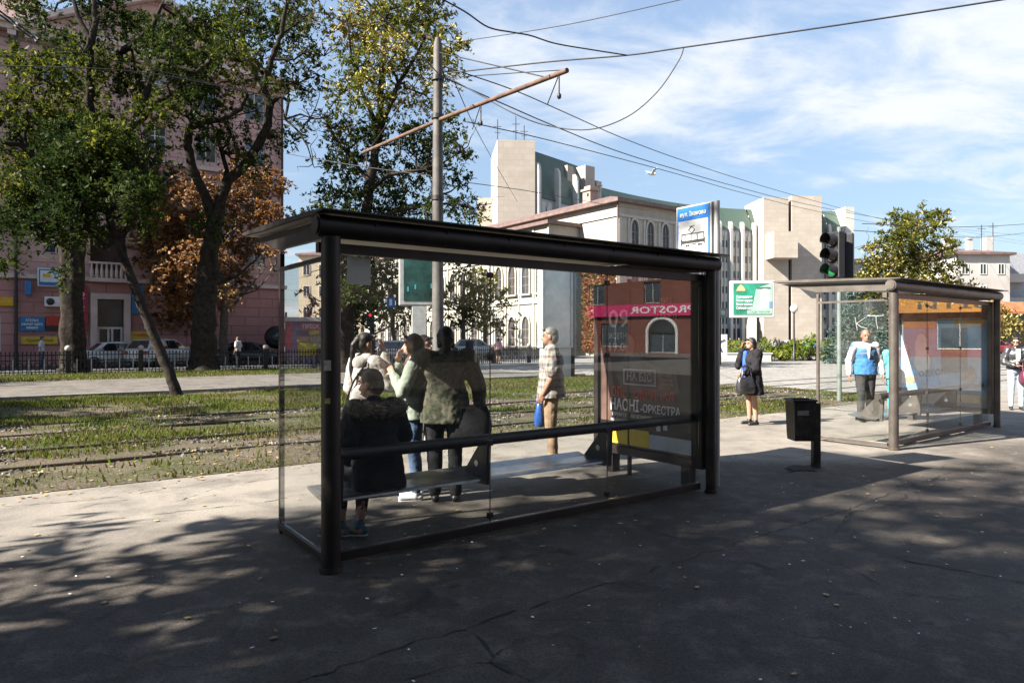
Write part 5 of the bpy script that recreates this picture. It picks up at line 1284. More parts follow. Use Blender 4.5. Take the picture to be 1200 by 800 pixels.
wire('second thin wire under the span wire', [(517, 92, 14.3), (600, 86, 14), (665, 82, 13.8)], .009)
wire('upper feeder cable running down to the right', [(522, 92, 14.3), (590, 122, 16), (650, 148, 18), (720, 176, 21), (790, 198, 25), (860, 218, 31), (930, 236, 38), (1010, 252, 50), (1100, 266, 70), (1200, 276, 105)], .014)
wire('lower feeder cable crossing the upper one', [(520, 78, 14.3), (600, 105, 16), (660, 131, 18.5), (730, 162, 22), (800, 188, 26), (880, 214, 33), (960, 237, 43), (1040, 258, 60), (1120, 270, 80), (1200, 283, 120)], .013)
wire('long wire passing in front of the stone tower', [(548, 143, 14.6), (625, 160, 17), (700, 179, 20), (790, 203, 25), (870, 226, 31), (950, 246, 40), (1040, 264, 55), (1120, 275, 75), (1200, 286, 110)], .012)
wire('slanted stay wire over the roof of the old building', [(530, 90, 14.3), (556, 148, 20), (582, 195, 28), (606, 236, 40)], .012)
wire('dark wire from the top edge through the big crown to the pole', [(425, -4, 9), (450, 22, 10), (482, 52, 12), (513, 86, 14.2)], .012)
wire('wire level with the first floor behind the pole', [(548, 214, 22), (620, 224, 28), (700, 238, 36), (760, 247, 45)], .014)
wire('wire between the left trees and the building edge', [(335, 180, 20), (380, 188, 18.5), (430, 196, 17), (505, 206, 14.5)], .011)
wire('upper wire across the far left tree', [(-10, 77, 15), (120, 81, 16), (200, 90, 17), (300, 110, 18)], .012)
wire('lower wire across the far left tree', [(-10, 40, 17), (90, 62, 19), (180, 82, 21), (330, 116, 24)], .012)
wire('distant trolley wire above the right tree', [(940, 186, 30), (1060, 191, 34), (1160, 190, 40), (1210, 184, 44)] if False else [(1010, 262, 40), (1100, 266, 46), (1160, 265, 52), (1210, 262, 58)], .022)
wire('lowest distant trolley wire at the right edge', [(1000, 270, 40), (1090, 276, 50), (1150, 278, 60), (1210, 272, 70)], .022)
for t, lb in ((10.86, 'near trolley wire carried by the cross-arm'), (14.26, 'far trolley wire carried by the cross-arm')):
    pts = []
    for k in range(8):
        s = -34+14*k; z = 5.66-.22*math.sin(math.pi*((s+6) % 28)/28); pts.append(W(s, t, z))
    wire(lb, pts, .009, 4)

# ---- traffic lights
tl = empty('traffic_light', Vector((8.2, 17.1, 0)), TH, 'black traffic lights with the green lamp lit above the second shelter', 'traffic light')
MB().tube([(0, 0, 0), (0, 0, 4.4)], .055, 12).build('pole', M('pole_green_grey', (.13, .16, .15), .6), tl)
m_tl = M('signal_black', (.02, .02, .021), .45, var=.3, scale=6)
def head(y, x, rz, lit, name):
    h = empty(name, (x, y, 3.1), rz); h.parent = tl
    MB().bx(-.19, .19, -.1, .1, 0, 1.16).build('housing', m_tl, h, bevel=.03)
    for i, z in enumerate((.20, .58, .96)):
        mb = MB(); n_ = 20; rings = []
        for yy, cut in ((-.1, 0), (-.36, 1)):
            rings.append([(.165*math.cos(2*math.pi*j/n_), yy if (not cut or math.sin(2*math.pi*j/n_) > -.35) else -.17, z+.165*math.sin(2*math.pi*j/n_)) for j in range(n_)])
        mb.loft(rings, cap=False); mb.build('visor', m_tl, h)
        c = [(.007, .005, .005), (.007, .006, .005), (.02, .30, .10)][2-i]
        mt = emit('lens_green_lit', (.008, .11, .035), .22) if (lit and i == 0) else M('lens_%d' % i, c if i else (.01, .05, .025), .2)
        l_ = MB().lathe([(.15, 0), (.12, .03), (.05, .045), (.001, .047)], n=20).build('lens', mt, h, (0, -.101, z)); l_.rotation_euler = (R(90), 0, 0)
    return h
head(0, -.17, -R(90)-R(14), True, 'signal_head'); head(-.02, .26, R(112), False, 'signal_head')

# ---- billboards
def billboard(label, px, Z, w_, z0, z1, rz, green):
    o = empty('billboard', gnd(px, Z), rz, label, 'billboard', 'billboards on single posts')
    mf_ = M('billboard_white', (.44, .44, .43), .5, var=.06, scale=1) if green else M('billboard_grey', (.33, .33, .33), .5)
    MB().bx(-.32, .32, -.2, .2, 0, z0-.002).build('post', mf_, o, bevel=.03)
    MB().bx(-w_/2, w_/2, -.22, .22, z0, z1).build('casing', mf_, o, bevel=.05)
    f = .2; y = -.225
    base = M('poster_teal', (.02, .19, .12), .4, var=.5, scale=.7) if green else M('poster_deep_teal', (.012, .05, .045), .25, var=.8, scale=1.2)
    p = MB().bx(-w_/2+f, w_/2-f, y-.01, y, z0+f, z1-f).build('poster', base, o); y -= .014; H = z1-z0
    def pn(x0, x1, a, b, c, var=.1): MB().bx(x0*w_, x1*w_, y-.006, y, z0+a*H, z0+b*H).build('picture', c, p)
    if green:
        w1 = M('poster_mint', (.30, .42, .36), .5, var=.15, scale=1.5); w2 = M('poster_pale', (.42, .45, .46), .5, var=.12, scale=2)
        mb = MB(); mb.poly([(-.02*w_, y-.002, z0+.2*H), (.44*w_, y-.002, z0+.2*H), (.44*w_, y-.002, z0+.93*H), (.08*w_, y-.002, z0+.8*H)]); mb.build('picture', w1, p)
        y -= .008; pn(.17, .39, .24, .74, w2); pn(-.12, .43, .10, .20, w1)
        mb = MB(); mb.ell((.28*w_, y-.004, z0+.66*H), (.11*w_, .006, .13*H)); mb.build('picture', w2, p)
        y -= .008
        for k in range(4): text(('Сироваріння', 'Масло і вершки', 'Кисле молоко', 'Свіжий сир')[k], .26, white_l, p, (-.19*w_, y, z0+(.56-.1*k)*H), width=.36*w_, bold=.012)
        mb = MB(); mb.poly([(-.38*w_, y, z0+.72*H), (-.16*w_, y, z0+.72*H), (-.2*w_, y, z0+.82*H), (-.27*w_, y, z0+.9*H), (-.34*w_, y, z0+.82*H)]); mb.build('emblem', M('poster_gold', (.5, .42, .2), .5), p)
        pn(.37, .43, .26, .44, M('poster_blue', (.10, .22, .50), .5)); pn(.08, .40, .78, .82, M('poster_darkgreen', (.03, .12, .09), .5))
        text('САДИ УКРАЇНИ', .22, M('poster_darkgreen', (.03, .12, .09), .5), p, (.16*w_, y, z0+.15*H), width=.46*w_, bold=.01)
    else:
        for x, h in ((-.28, .30), (-.1, .34), (.3, .36)): pn(x-.02, x+.02, h-.06, h+.02, M('poster_cyan', (.05, .32, .36), .5))
    return o
billboard('white framed green billboard right of the tram sign', 881, 50, 3.15, 3.15, 5.85, R(-4), True)
billboard('dark teal billboard behind the women in the shelter', 491, 30, 1.75, 3.05, 5.6, R(12), False)

# ---- tall freestanding advertising pylon with a pale blank face
o = empty('advertising_pylon', gnd(651, 27), R(30), 'tall pale advertising pylon with an empty glass face behind the man', 'advertising pylon')
mpy = M('pylon_white', (.42, .42, .41), .5, var=.08, scale=1)
MB().bx(-.66, .66, -.14, .14, 0, 1.25).build('base', mpy, o, bevel=.02)
mb = MB(); mb.bx(-.72, -.62, -.2, .2, 1.252, 4.5); mb.bx(.62, .72, -.2, .2, 1.252, 4.5); mb.bx(-.62, .62, -.2, .2, 4.38, 4.5); mb.bx(-.62, .62, -.2, .2, 1.252, 1.34); mb.build('frame', M('pylon_grey', (.40, .40, .40), .4, .2), o)
MB().bx(.722, .76, -.24, .24, 0, 4.52).build('side_panel', m_dark, o)
MB().bx(-.62, .62, -.15, .15, 1.341, 4.379).build('blank_panel', M('pylon_face', (.34, .39, .38), .2, c2=(.60, .63, .60), scale=1.1, spec=.9), o)

# ---- newspaper kiosk behind the fence, seen through the end pane
o = empty('kiosk', gnd(360, 44), R(18), 'small kiosk with red and yellow posters by the pink building corner', 'kiosk')
MB().bx(-1.35, 1.35, -1, 1, .1, 2.7).build('wall', M('kiosk_violet', (.17, .13, .22), .6, var=.3, scale=1), o)
MB().bx(-1.6, 1.6, -1.4, 1.2, 2.702, 2.95).build('roof', M('kiosk_roof', (.45, .45, .46), .5), o); 
for x0, x1, z0, z1, c in ((-1.3, -.95, 1.0, 2.6, (.45, .05, .06)), (-.6, .8, .55, 1.35, (.48, .40, .02)), (-.6, .1, 1.4, 1.75, (.35, .25, .12)), (.15, .8, 1.4, 1.8, (.30, .28, .2)), (-.4, .8, 2.15, 2.6, (.45, .12, .14)), (.1, .7, 1.85, 2.12, (.5, .42, .02)), (-.7, .0, 1.85, 2.12, (.1, .1, .12)), (.9, 1.25, .9, 2.2, (.05, .04, .12))):
    MB().bx(x0, x1, -1.03, -1.005, z0, z1).build('poster', M('kiosk_%.2f_%.2f' % (x0, z0), c, .5, var=.35, scale=4), o)
text('ПРЕСА', .34, white_l, o, (.2, -1.035, 2.38), bold=.01, width=.95)

# ---- round black traffic mirror / clock by the building edge
o = empty('round_mirror', gnd(326, 46), R(20), 'round black-rimmed mirror on a post at the pink building corner', 'mirror')
MB().tube([(.5, 0, 0), (.5, 0, 3.4)], .07, 8).build('post', m_dark, o)
mb = MB(); mb.lathe([(.75, 0), (.78, .1), (.5, .16)], n=24); q_ = mb.build('rim', m_dark, o, (-.1, 0, 1.7)); q_.rotation_euler = (R(90), 0, 0)
mb = MB(); mb.lathe([(.35, 0), (.33, .02), (.001, .025)], n=20); q_ = mb.build('glass', m_pane2, o, (-.05, -.17, 1.7)); q_.rotation_euler = (R(90), 0, 0)

# ---- iron fence along the far path
fo = empty('iron_fence', W(-30, 36.6), TH, 'long black iron fence with round-topped posts before the parked cars', 'fence')
m_iron = M('iron_black', (.018, .017, .017), .5, .4, var=.3, scale=5)
m_ball = M('post_ball', (.30, .28, .25), .7); m_slat = M('fence_pale', (.33, .32, .31), .6)
pn_ = None
mb = MB()
for z in (.12, .62, .86): mb.bx(.1, 2.8, -.02, .02, z, z+.045)
for k in range(18):
    x = .18+k*.15; mb.bx(x-.016, x+.016, -.015, .015, .0, .98); mb.prism([(x-.045, 0, .95), (x, 0, 1.06), (x+.045, 0, .95)], (0, .012, 0))
for k in range(9): 
    c = .25+k*.3
    mb.tube([(c+.12*math.cos(a), -.022, .38+.16*math.sin(a)) for a in np.linspace(0, 2*math.pi, 11)], .02, 5)
mb.mat(1)
for k in range(5): x = .33+k*.56; mb.bx(x-.022, x+.022, -.06, -.03, .05, .7)
panel = mb.mesh('panel', [m_iron, m_slat])

pm_ = MB().bx(-.1, .1, -.1, .1, 0, 1.05).mesh('post', m_iron); bm_ = MB().ell((0, 0, 1.17), (.14, .14, .14)).mesh('ball', m_ball)
for i in range(21):
    for nm, me in (('panel', panel), ('post', pm_)):
        c = bpy.data.objects.new(nm, me); col.objects.link(c); c.parent = fo; c.location = (i*2.9, 0, 0)
        if nm == 'post':
            b_ = bpy.data.objects.new('ball', bm_); col.objects.link(b_); b_.parent = c

# ---- cars
m_tyre = M('tyre', (.018, .018, .018), .85); m_rim = M('rim_alloy', (.38, .38, .38), .35, .8); m_cg = M('car_glass', (.012, .014, .016), .04, 0, var=.2, spec=.9)
m_tail = M('tail_red', (.35, .015, .015), .2); m_headl = M('headlight', (.6, .6, .6), .1, spec=1); m_plate = M('plate', (.6, .6, .58), .5); m_trim = M('car_trim', (.02, .02, .02), .6)
def car(label, pos, rz, colr, kind='hatch', L=4.3, Wd=1.76, H=1.5, group='parked cars'):
    o = empty('parked_car', pos, rz, label, 'car', group)
    pm = M('paint_%s' % colr[0], colr[1], .28, .15, var=.03, coat=.8)
    hw = Wd/2; hl = L/2
    # side profile of the lower body: (x, z_bottom, z_top)
    bon = .66*H if kind != 'suv' else .68*H
    belt = .60*H
    st = [(-hl, .42, .62*H*.92, .80), (-hl+.08, .30, .62*H, .92), (-hl+.5, .24, .64*H, .985), (-hl+1.2, .22, .635*H, 1), (0, .22, .62*H, 1), (hl-1.3, .22, .61*H, 1), (hl-.55, .24, .56*H, .975), (hl-.12, .28, .48*H, .9), (hl, .40, .42*H, .76)]
    if kind == 'sedan': st[0] = (-hl, .42, .60*H, .8); st[1] = (-hl+.08, .3, .66*H, .92); st[2] = (-hl+.5, .24, .665*H, .985)
    rings = []
    for x, zb, zt, kx in st:
        w_ = hw*kx; m_ = (zb+zt)/2
        rings.append([(x, -w_*.86, zb), (x, -w_*.97, zb+.12), (x, -w_, m_), (x, -w_*.95, zt-.06), (x, -w_*.86, zt), (x, w_*.86, zt), (x, w_*.95, zt-.06), (x, w_, m_), (x, w_*.97, zb+.12), (x, w_*.86, zb)])
    mb = MB(); mb.loft(rings)
    # cabin
    if kind == 'sedan': cx = [(-hl+.75, .62*H), (-hl+1.35, H*.97), (-hl+2.2, H), (.35, H*.985), (1.15, .60*H)]
    else: cx = [(-hl+.12, .62*H), (-hl+.5, H*.96), (-hl+1.6, H), (.25, H*.985), (1.15, .61*H)]
    lo = hw*.90; hi = hw*.70
    def ww(z): f = (z-.6*H)/(.4*H); return lo+(hi-lo)*max(0, min(1, f))
    rg = []
    for x, z in cx:
        rg.append([(x, -ww(.6*H), .585*H), (x, -ww(z), z-.05 if z > .7*H else z), (x, -ww(z)*.86, z), (x, ww(z)*.86, z), (x, ww(z), z-.05 if z > .7*H else z), (x, ww(.6*H), .585*H)])
    mb.loft(rg, smooth=True); body = mb.build('body', pm, o)
    # glazing laid just proud of the cabin
    def side(sg):
        e = .012; a = [(cx[0][0]+.32, .64*H), (cx[1][0]+.16, .93*H), (cx[3][0]-.05, .93*H), (cx[4][0]-.22, .645*H)]
        mb = MB(); pts = [(x, sg*(ww(z)+e), z) for x, z in a]; mb.poly(pts if sg > 0 else pts[::-1]); g = mb.build('side_window', m_cg, o)
        mb = MB(); xm = (a[0][0]+a[3][0])/2-.05
        for xx in (xm, ): mb.bx(xx-.04, xx+.04, sg*(ww(.78*H)+.0), sg*(ww(.78*H)+.03), .64*H, .93*H)
        mb.build('pillar', pm if False else m_trim, g)
    side(1); side(-1)
    def screen(i, j, nm, e):
        (xa, za), (xb, zb) = cx[i], cx[j]
        f0, f1 = .10, .88
        A = (xa+(xb-xa)*f0, za+(zb-za)*f0); B = (xa+(xb-xa)*f1, za+(zb-za)*f1)
        mb = MB(); wa, wb_ = ww(A[1])*.88, ww(B[1])*.84; k = .014
        mb.quad((A[0]+e*k, -wa, A[1]+k), (A[0]+e*k, wa, A[1]+k), (B[0]+e*k, wb_, B[1]+k), (B[0]+e*k, -wb_, B[1]+k)); mb.build(nm, m_cg, o)
    screen(0, 1, 'rear_window', -1); screen(4, 3, 'windscreen', 1)
    for x in (-hl+.82, hl-.85):
        for sg in (1, -1):
            wl = empty('wheel', (x, sg*(hw-.1), .315)); wl.parent = o; wl.rotation_euler = (R(90)*sg*-1, 0, 0)
            MB().lathe([(.2, -.1), (.30, -.1), (.315, -.06), (.315, .06), (.30, .105), (.2, .11)], n=22).build('tyre', m_tyre, wl)
            MB().lathe([(.001, .09), (.06, .1), (.1, .085), (.2, .112), (.215, .1)], n=20).build('rim', m_rim, wl)
    for sg in (1, -1):
        MB().box((-hl+.05, sg*hw*.70, .52*H), (.12, .34, .15)).build('tail_lamp', m_tail, o, bevel=.02)
        MB().box((hl-.17, sg*hw*.66, .44*H), (.22, .36, .12)).build('headlight', m_headl, o, bevel=.03)
        MB().ell((cx[4][0]-.25, sg*(hw+.06), .66*H), (.08, .1, .065)).build('mirror', pm, o)
        MB().bx(-.1, .05, sg*(hw+.0), sg*(hw+.012), .5*H, .53*H).build('handle', m_trim, o)
    MB().box((-hl-.01, 0, .36*H), (.02, .52, .12)).build('number_plate', m_plate, o); MB().box((hl+.0, 0, .3*H), (.02, .52, .12)).build('number_plate', m_plate, o)
    MB().bx(-hl+.02, hl-.03, -hw*.8, hw*.8, .2, .26).build('sill', m_trim, o); MB().box((hl-.03, 0, .36*H), (.06, .9, .12)).build('grille', m_trim, o)
    return o
WHT = ('white', (.48, .48, .47)); BLK = ('black', (.014, .015, .018)); RED = ('red', (.30, .02, .03)); NAV = ('navy', (.02, .028, .05)); BRD = ('maroon', (.10, .025, .03)); SIL = ('silver', (.38, .39, .40))
car('white sedan parked left of the thin leaning trunk', gnd(128, 39.5)+Vector((.5, 0, 0)), TH+R(8), WHT, 'sedan', 4.4, 1.72, 1.45)
car('white station car with red tail lamps behind the leaning trunk', gnd(192, 40.5), TH+R(40), WHT, 'suv', 4.4, 1.8, 1.62)
car('black sedan parked against the pink wall right of the thick trunk', gnd(292, 43.5), TH-R(28), BLK, 'sedan', 4.5, 1.74, 1.42)
car('white hatchback on the cross street seen between the women', gnd(559, 57), R(4), WHT, 'hatch', 4.0, 1.75, 1.6)
car('dark maroon car behind the girl in the white hoodie', gnd(420, 50), R(-14), BRD, 'hatch', 4.3, 1.75, 1.5)
car('dark navy sedan behind the girl in the grey sweater', gnd(462, 54), R(20), NAV, 'sedan', 4.4, 1.74, 1.45)
car('silver car half hidden behind the grey sweater girl', gnd(470, 47), R(30), SIL, 'hatch', 4.2, 1.74, 1.5)
car('red car far away at the right edge under the awning', gnd(1166, 72), R(6), RED, 'hatch', 4.2, 1.74, 1.5)
car('dark car parked behind the phone woman on the square', gnd(992, 66), R(10), NAV, 'hatch', 4.3, 1.75, 1.5)
car('silver car parked by the terrace fence on the square', gnd(938, 68), R(-6), SIL, 'hatch', 4.2, 1.74, 1.5)

# ---- street lamp, planter wall, terrace fence, small signs on the square
o = empty('street_lamp', gnd(930.5, 49), 0, 'dark street lamp with a white globe above the junipers', 'street lamp')
MB().lathe([(.13, 0), (.13, .5), (.07, .6), (.05, 3.4), (.09, 3.5)], n=12).build('pole', m_dark, o); MB().ell((0, 0, 3.78), (.27, .27, .29)).build('globe', M('globe_white', (.78, .78, .76), .3), o)
o = empty('planter_wall', gnd(868, 48.5), R(2), 'low white planter wall left of the juniper bushes', 'planter')
MB().bx(-1.5, 2.1, -.25, .25, 0, .55).build('wall', M('planter_white', (.55, .53, .50), .8, var=.1), o, bevel=.02); MB().bx(-1.6, 2.2, -.3, .3, .552, .62).build('coping', M('planter_white', (.55, .53, .50), .8), o)
o = empty('terrace_fence', gnd(925, 60), 0, 'dark slatted terrace fence in front of the stone towers', 'fence')
for k in range(9):
    mb = MB(); mb.bx(-7.4+k*1.65, -5.85+k*1.65, -.04, .04, .2, 1.25)
    mb.build('panel', M('terrace_wood', (.07, .06, .055), .7, var=.5, scale=4), o); MB().bx(-7.5+k*1.65, -7.41+k*1.65, -.06, .06, 0, 1.4).build('post', m_dark, o)
o = empty('notice_board', gnd(843, 47), R(8), 'white notice board with black scribbles at the shelter edge', 'notice board')
MB().bx(-.55, .55, -.08, .08, .1, 1.9).build('board', m_white_p, o, bevel=.02); mb = MB(); mb.tube([(-.3, -.09, .8), (0, -.09, 1.4), (.35, -.09, 1.55)], .03, 5); mb.tube([(-.2, -.09, 1.5), (.15, -.09, .7)], .03, 5); mb.build('drawing', m_dark, o)
o = empty('pedestrian_light', gnd(844, 42), R(10), 'grey pedestrian signal box on a thin dark post', 'traffic light')
MB().tube([(0, 0, 0), (0, 0, 6.6)], .06, 8).build('post', m_dark, o); MB().bx(-.25, .25, -.35, -.07, 2.9, 3.5).build('housing', M('signal_grey', (.13, .15, .14), .5), o, bevel=.03); MB().bx(-.6, .5, -.1, .1, 6.6, 6.75).build('arm', m_dark, o)
q_ = MB().lathe([(.15, 0), (.001, .04)], n=14).build('lens', M('lens_pale', (.3, .36, .3), .2), o, (0, -.36, 3.2)); q_.rotation_euler = (R(90), 0, 0)
o = empty('road_sign', gnd(458, 50), R(6), 'blue square road sign between the small trees', 'sign')
MB().tube([(0, 0, 0), (0, 0, 4.6)], .04, 8).build('post', m_dark, o); MB().bx(-.32, .32, -.08, -.045, 3.9, 4.65).build('plate', blu, o); MB().bx(-.1, .1, -.09, -.081, 4.05, 4.5).build('arrow', white_l, o)
o = empty('traffic_light', gnd(434, 46), R(10), 'distant red traffic light above the dark maroon car', 'traffic light')
MB().tube([(0, 0, 0), (0, 0, 3.3)], .05, 8).build('pole', m_dark, o); MB().bx(-.26, .26, -.15, .15, 2.4, 3.4).build('housing', m_tl, o, bevel=.03)
for z, mt in ((3.2, emit('lens_red_lit', (.5, .02, .02), .5)), (2.9, M('lens_1', (.05, .035, .01), .2)), (2.6, M('lens_0', (.01, .05, .025), .2))):
    q_ = MB().lathe([(.11, 0), (.001, .03)], n=14).build('lens', mt, o, (0, -.151, z)); q_.rotation_euler = (R(90), 0, 0)
# pigeons / bird over the square
o = empty('bird', P(764, 204, 40), R(30), 'small white bird flying above the curved roof', 'bird')
mb = MB(); mb.ell((0, 0, 0), (.24, .09, .08)); mb.ell((.24, 0, .04), (.07, .06, .06)); mb.prism([(-.2, -.04, 0), (-.2, .04, 0), (-.38, .09, .0), (-.38, -.09, 0)], (0, 0, .015))
for sg in (1, -1): mb.prism([(.1, sg*.05, .02), (-.1, sg*.05, .02), (-.16, sg*.3, .2), (-.05, sg*.52, .26), (.06, sg*.3, .2)], (0, 0, .02))
mb.build('body', M('bird_white', (.5, .5, .5), .7), o)
# ------------------------------------------------------------ people
skin_a = M('skin_light', (.36, .20, .14), .55, var=.08, scale=12); skin_b = M('skin_tan', (.27, .135, .085), .55, var=.1, scale=12)
m_eye = M('eye_dark', (.02, .015, .012), .2)
def cloth(name, c, var=.18, scale=9, **k): return M('cloth_'+name, c, .85, var=var, scale=scale, bmp=.35, bscale=14, spec=.2, **k)

def plaid():
    m, n, b = nt('cloth_plaid'); v = coords(n); sp = n.nodes.new('ShaderNodeSeparateXYZ'); n.links.new(v, sp.inputs[0])
    def band(o, per, lo):
        a = n.nodes.new('ShaderNodeMath'); a.operation = 'MULTIPLY'; a.inputs[1].default_value = 1/per; n.links.new(o, a.inputs[0])
        f = n.nodes.new('ShaderNodeMath'); f.operation = 'FRACT'; n.links.new(a.outputs[0], f.inputs[0])
        g = n.nodes.new('ShaderNodeMath'); g.operation = 'LESS_THAN'; g.inputs[1].default_value = lo; n.links.new(f.outputs[0], g.inputs[0]); return g.outputs[0]
    ad = n.nodes.new('ShaderNodeMath'); n.links.new(sp.outputs[0], ad.inputs[0]); n.links.new(sp.outputs[1], ad.inputs[1])
    c = mix(n, band(ad.outputs[0], .085, .42), (.27, .25, .225), (.075, .058, .05)); m2 = mix(n, band(sp.outputs[2], .095, .40), (.28, .26, .235), (.07, .06, .06))
    o = mix(n, .5, c, m2); o = mix(n, band(ad.outputs[0], .17, .09), o, (.12, .12, .18)); o = mix(n, band(sp.outputs[2], .19, .08), o, (.30, .16, .12))
    n.links.new(o, b.inputs['Base Color']); b.inputs['Roughness'].default_value = .85; return m
def camo():
    m, n, b = nt('cloth_camouflage'); v = coords(n)
    f1, _ = noise_fac(n, v, 9, 3, .48, .52); f2, _ = noise_fac(n, v, 13, 3, .53, .56); f3, _ = noise_fac(n, v, 17, 2, .56, .59)
    o = mix(n, f1, (.075, .08, .048), (.042, .048, .026)); o = mix(n, f2, o, (.11, .10, .07)); o = mix(n, f3, o, (.03, .03, .022))
    n.links.new(o, b.inputs['Base Color']); b.inputs['Roughness'].default_value = .9; return m

V = Vector
def hand(mb, w, d, nrm, side, curl=.5, k=1.0):
    """palm and five bent fingers; w wrist, d pointing direction, nrm palm normal, side = thumb side"""
    d = V(d).normalized(); nrm = V(nrm); nrm = (nrm-d*nrm.dot(d)).normalized(); s = d.cross(nrm).normalized()*side
    w = V(w); c = w+d*.05*k
    for o in (-.026, -.009, .009, .026): mb.cap(w+s*o*.6, w+d*.085*k+s*o, .015*k, .0125*k, 8)
    for i, (o, ln) in enumerate(((.030, .066), (.010, .076), (-.010, .070), (-.029, .054))):
        p = w+d*.085*k+s*o*k; a = curl*.7
        d1 = (d*math.cos(a)+nrm*math.sin(a)); d2 = (d*math.cos(a*2.3)+nrm*math.sin(a*2.3))
        q = p+d1*ln*.55*k; mb.cap(p, q, .0095*k, .0085*k, 7); mb.cap(q, q+d2*ln*.5*k, .0085*k, .007*k, 7)
    t0 = w+d*.02*k+s*.026*k; t1 = t0+(d*.6+s*.7+nrm*.25).normalized()*.042*k; t2 = t1+(d*.9+s*.15+nrm*.4).normalized()*.032*k
    mb.cap(t0, t1, .0135*k, .0105*k, 7); mb.cap(t1, t2, .0105*k, .008*k, 7)

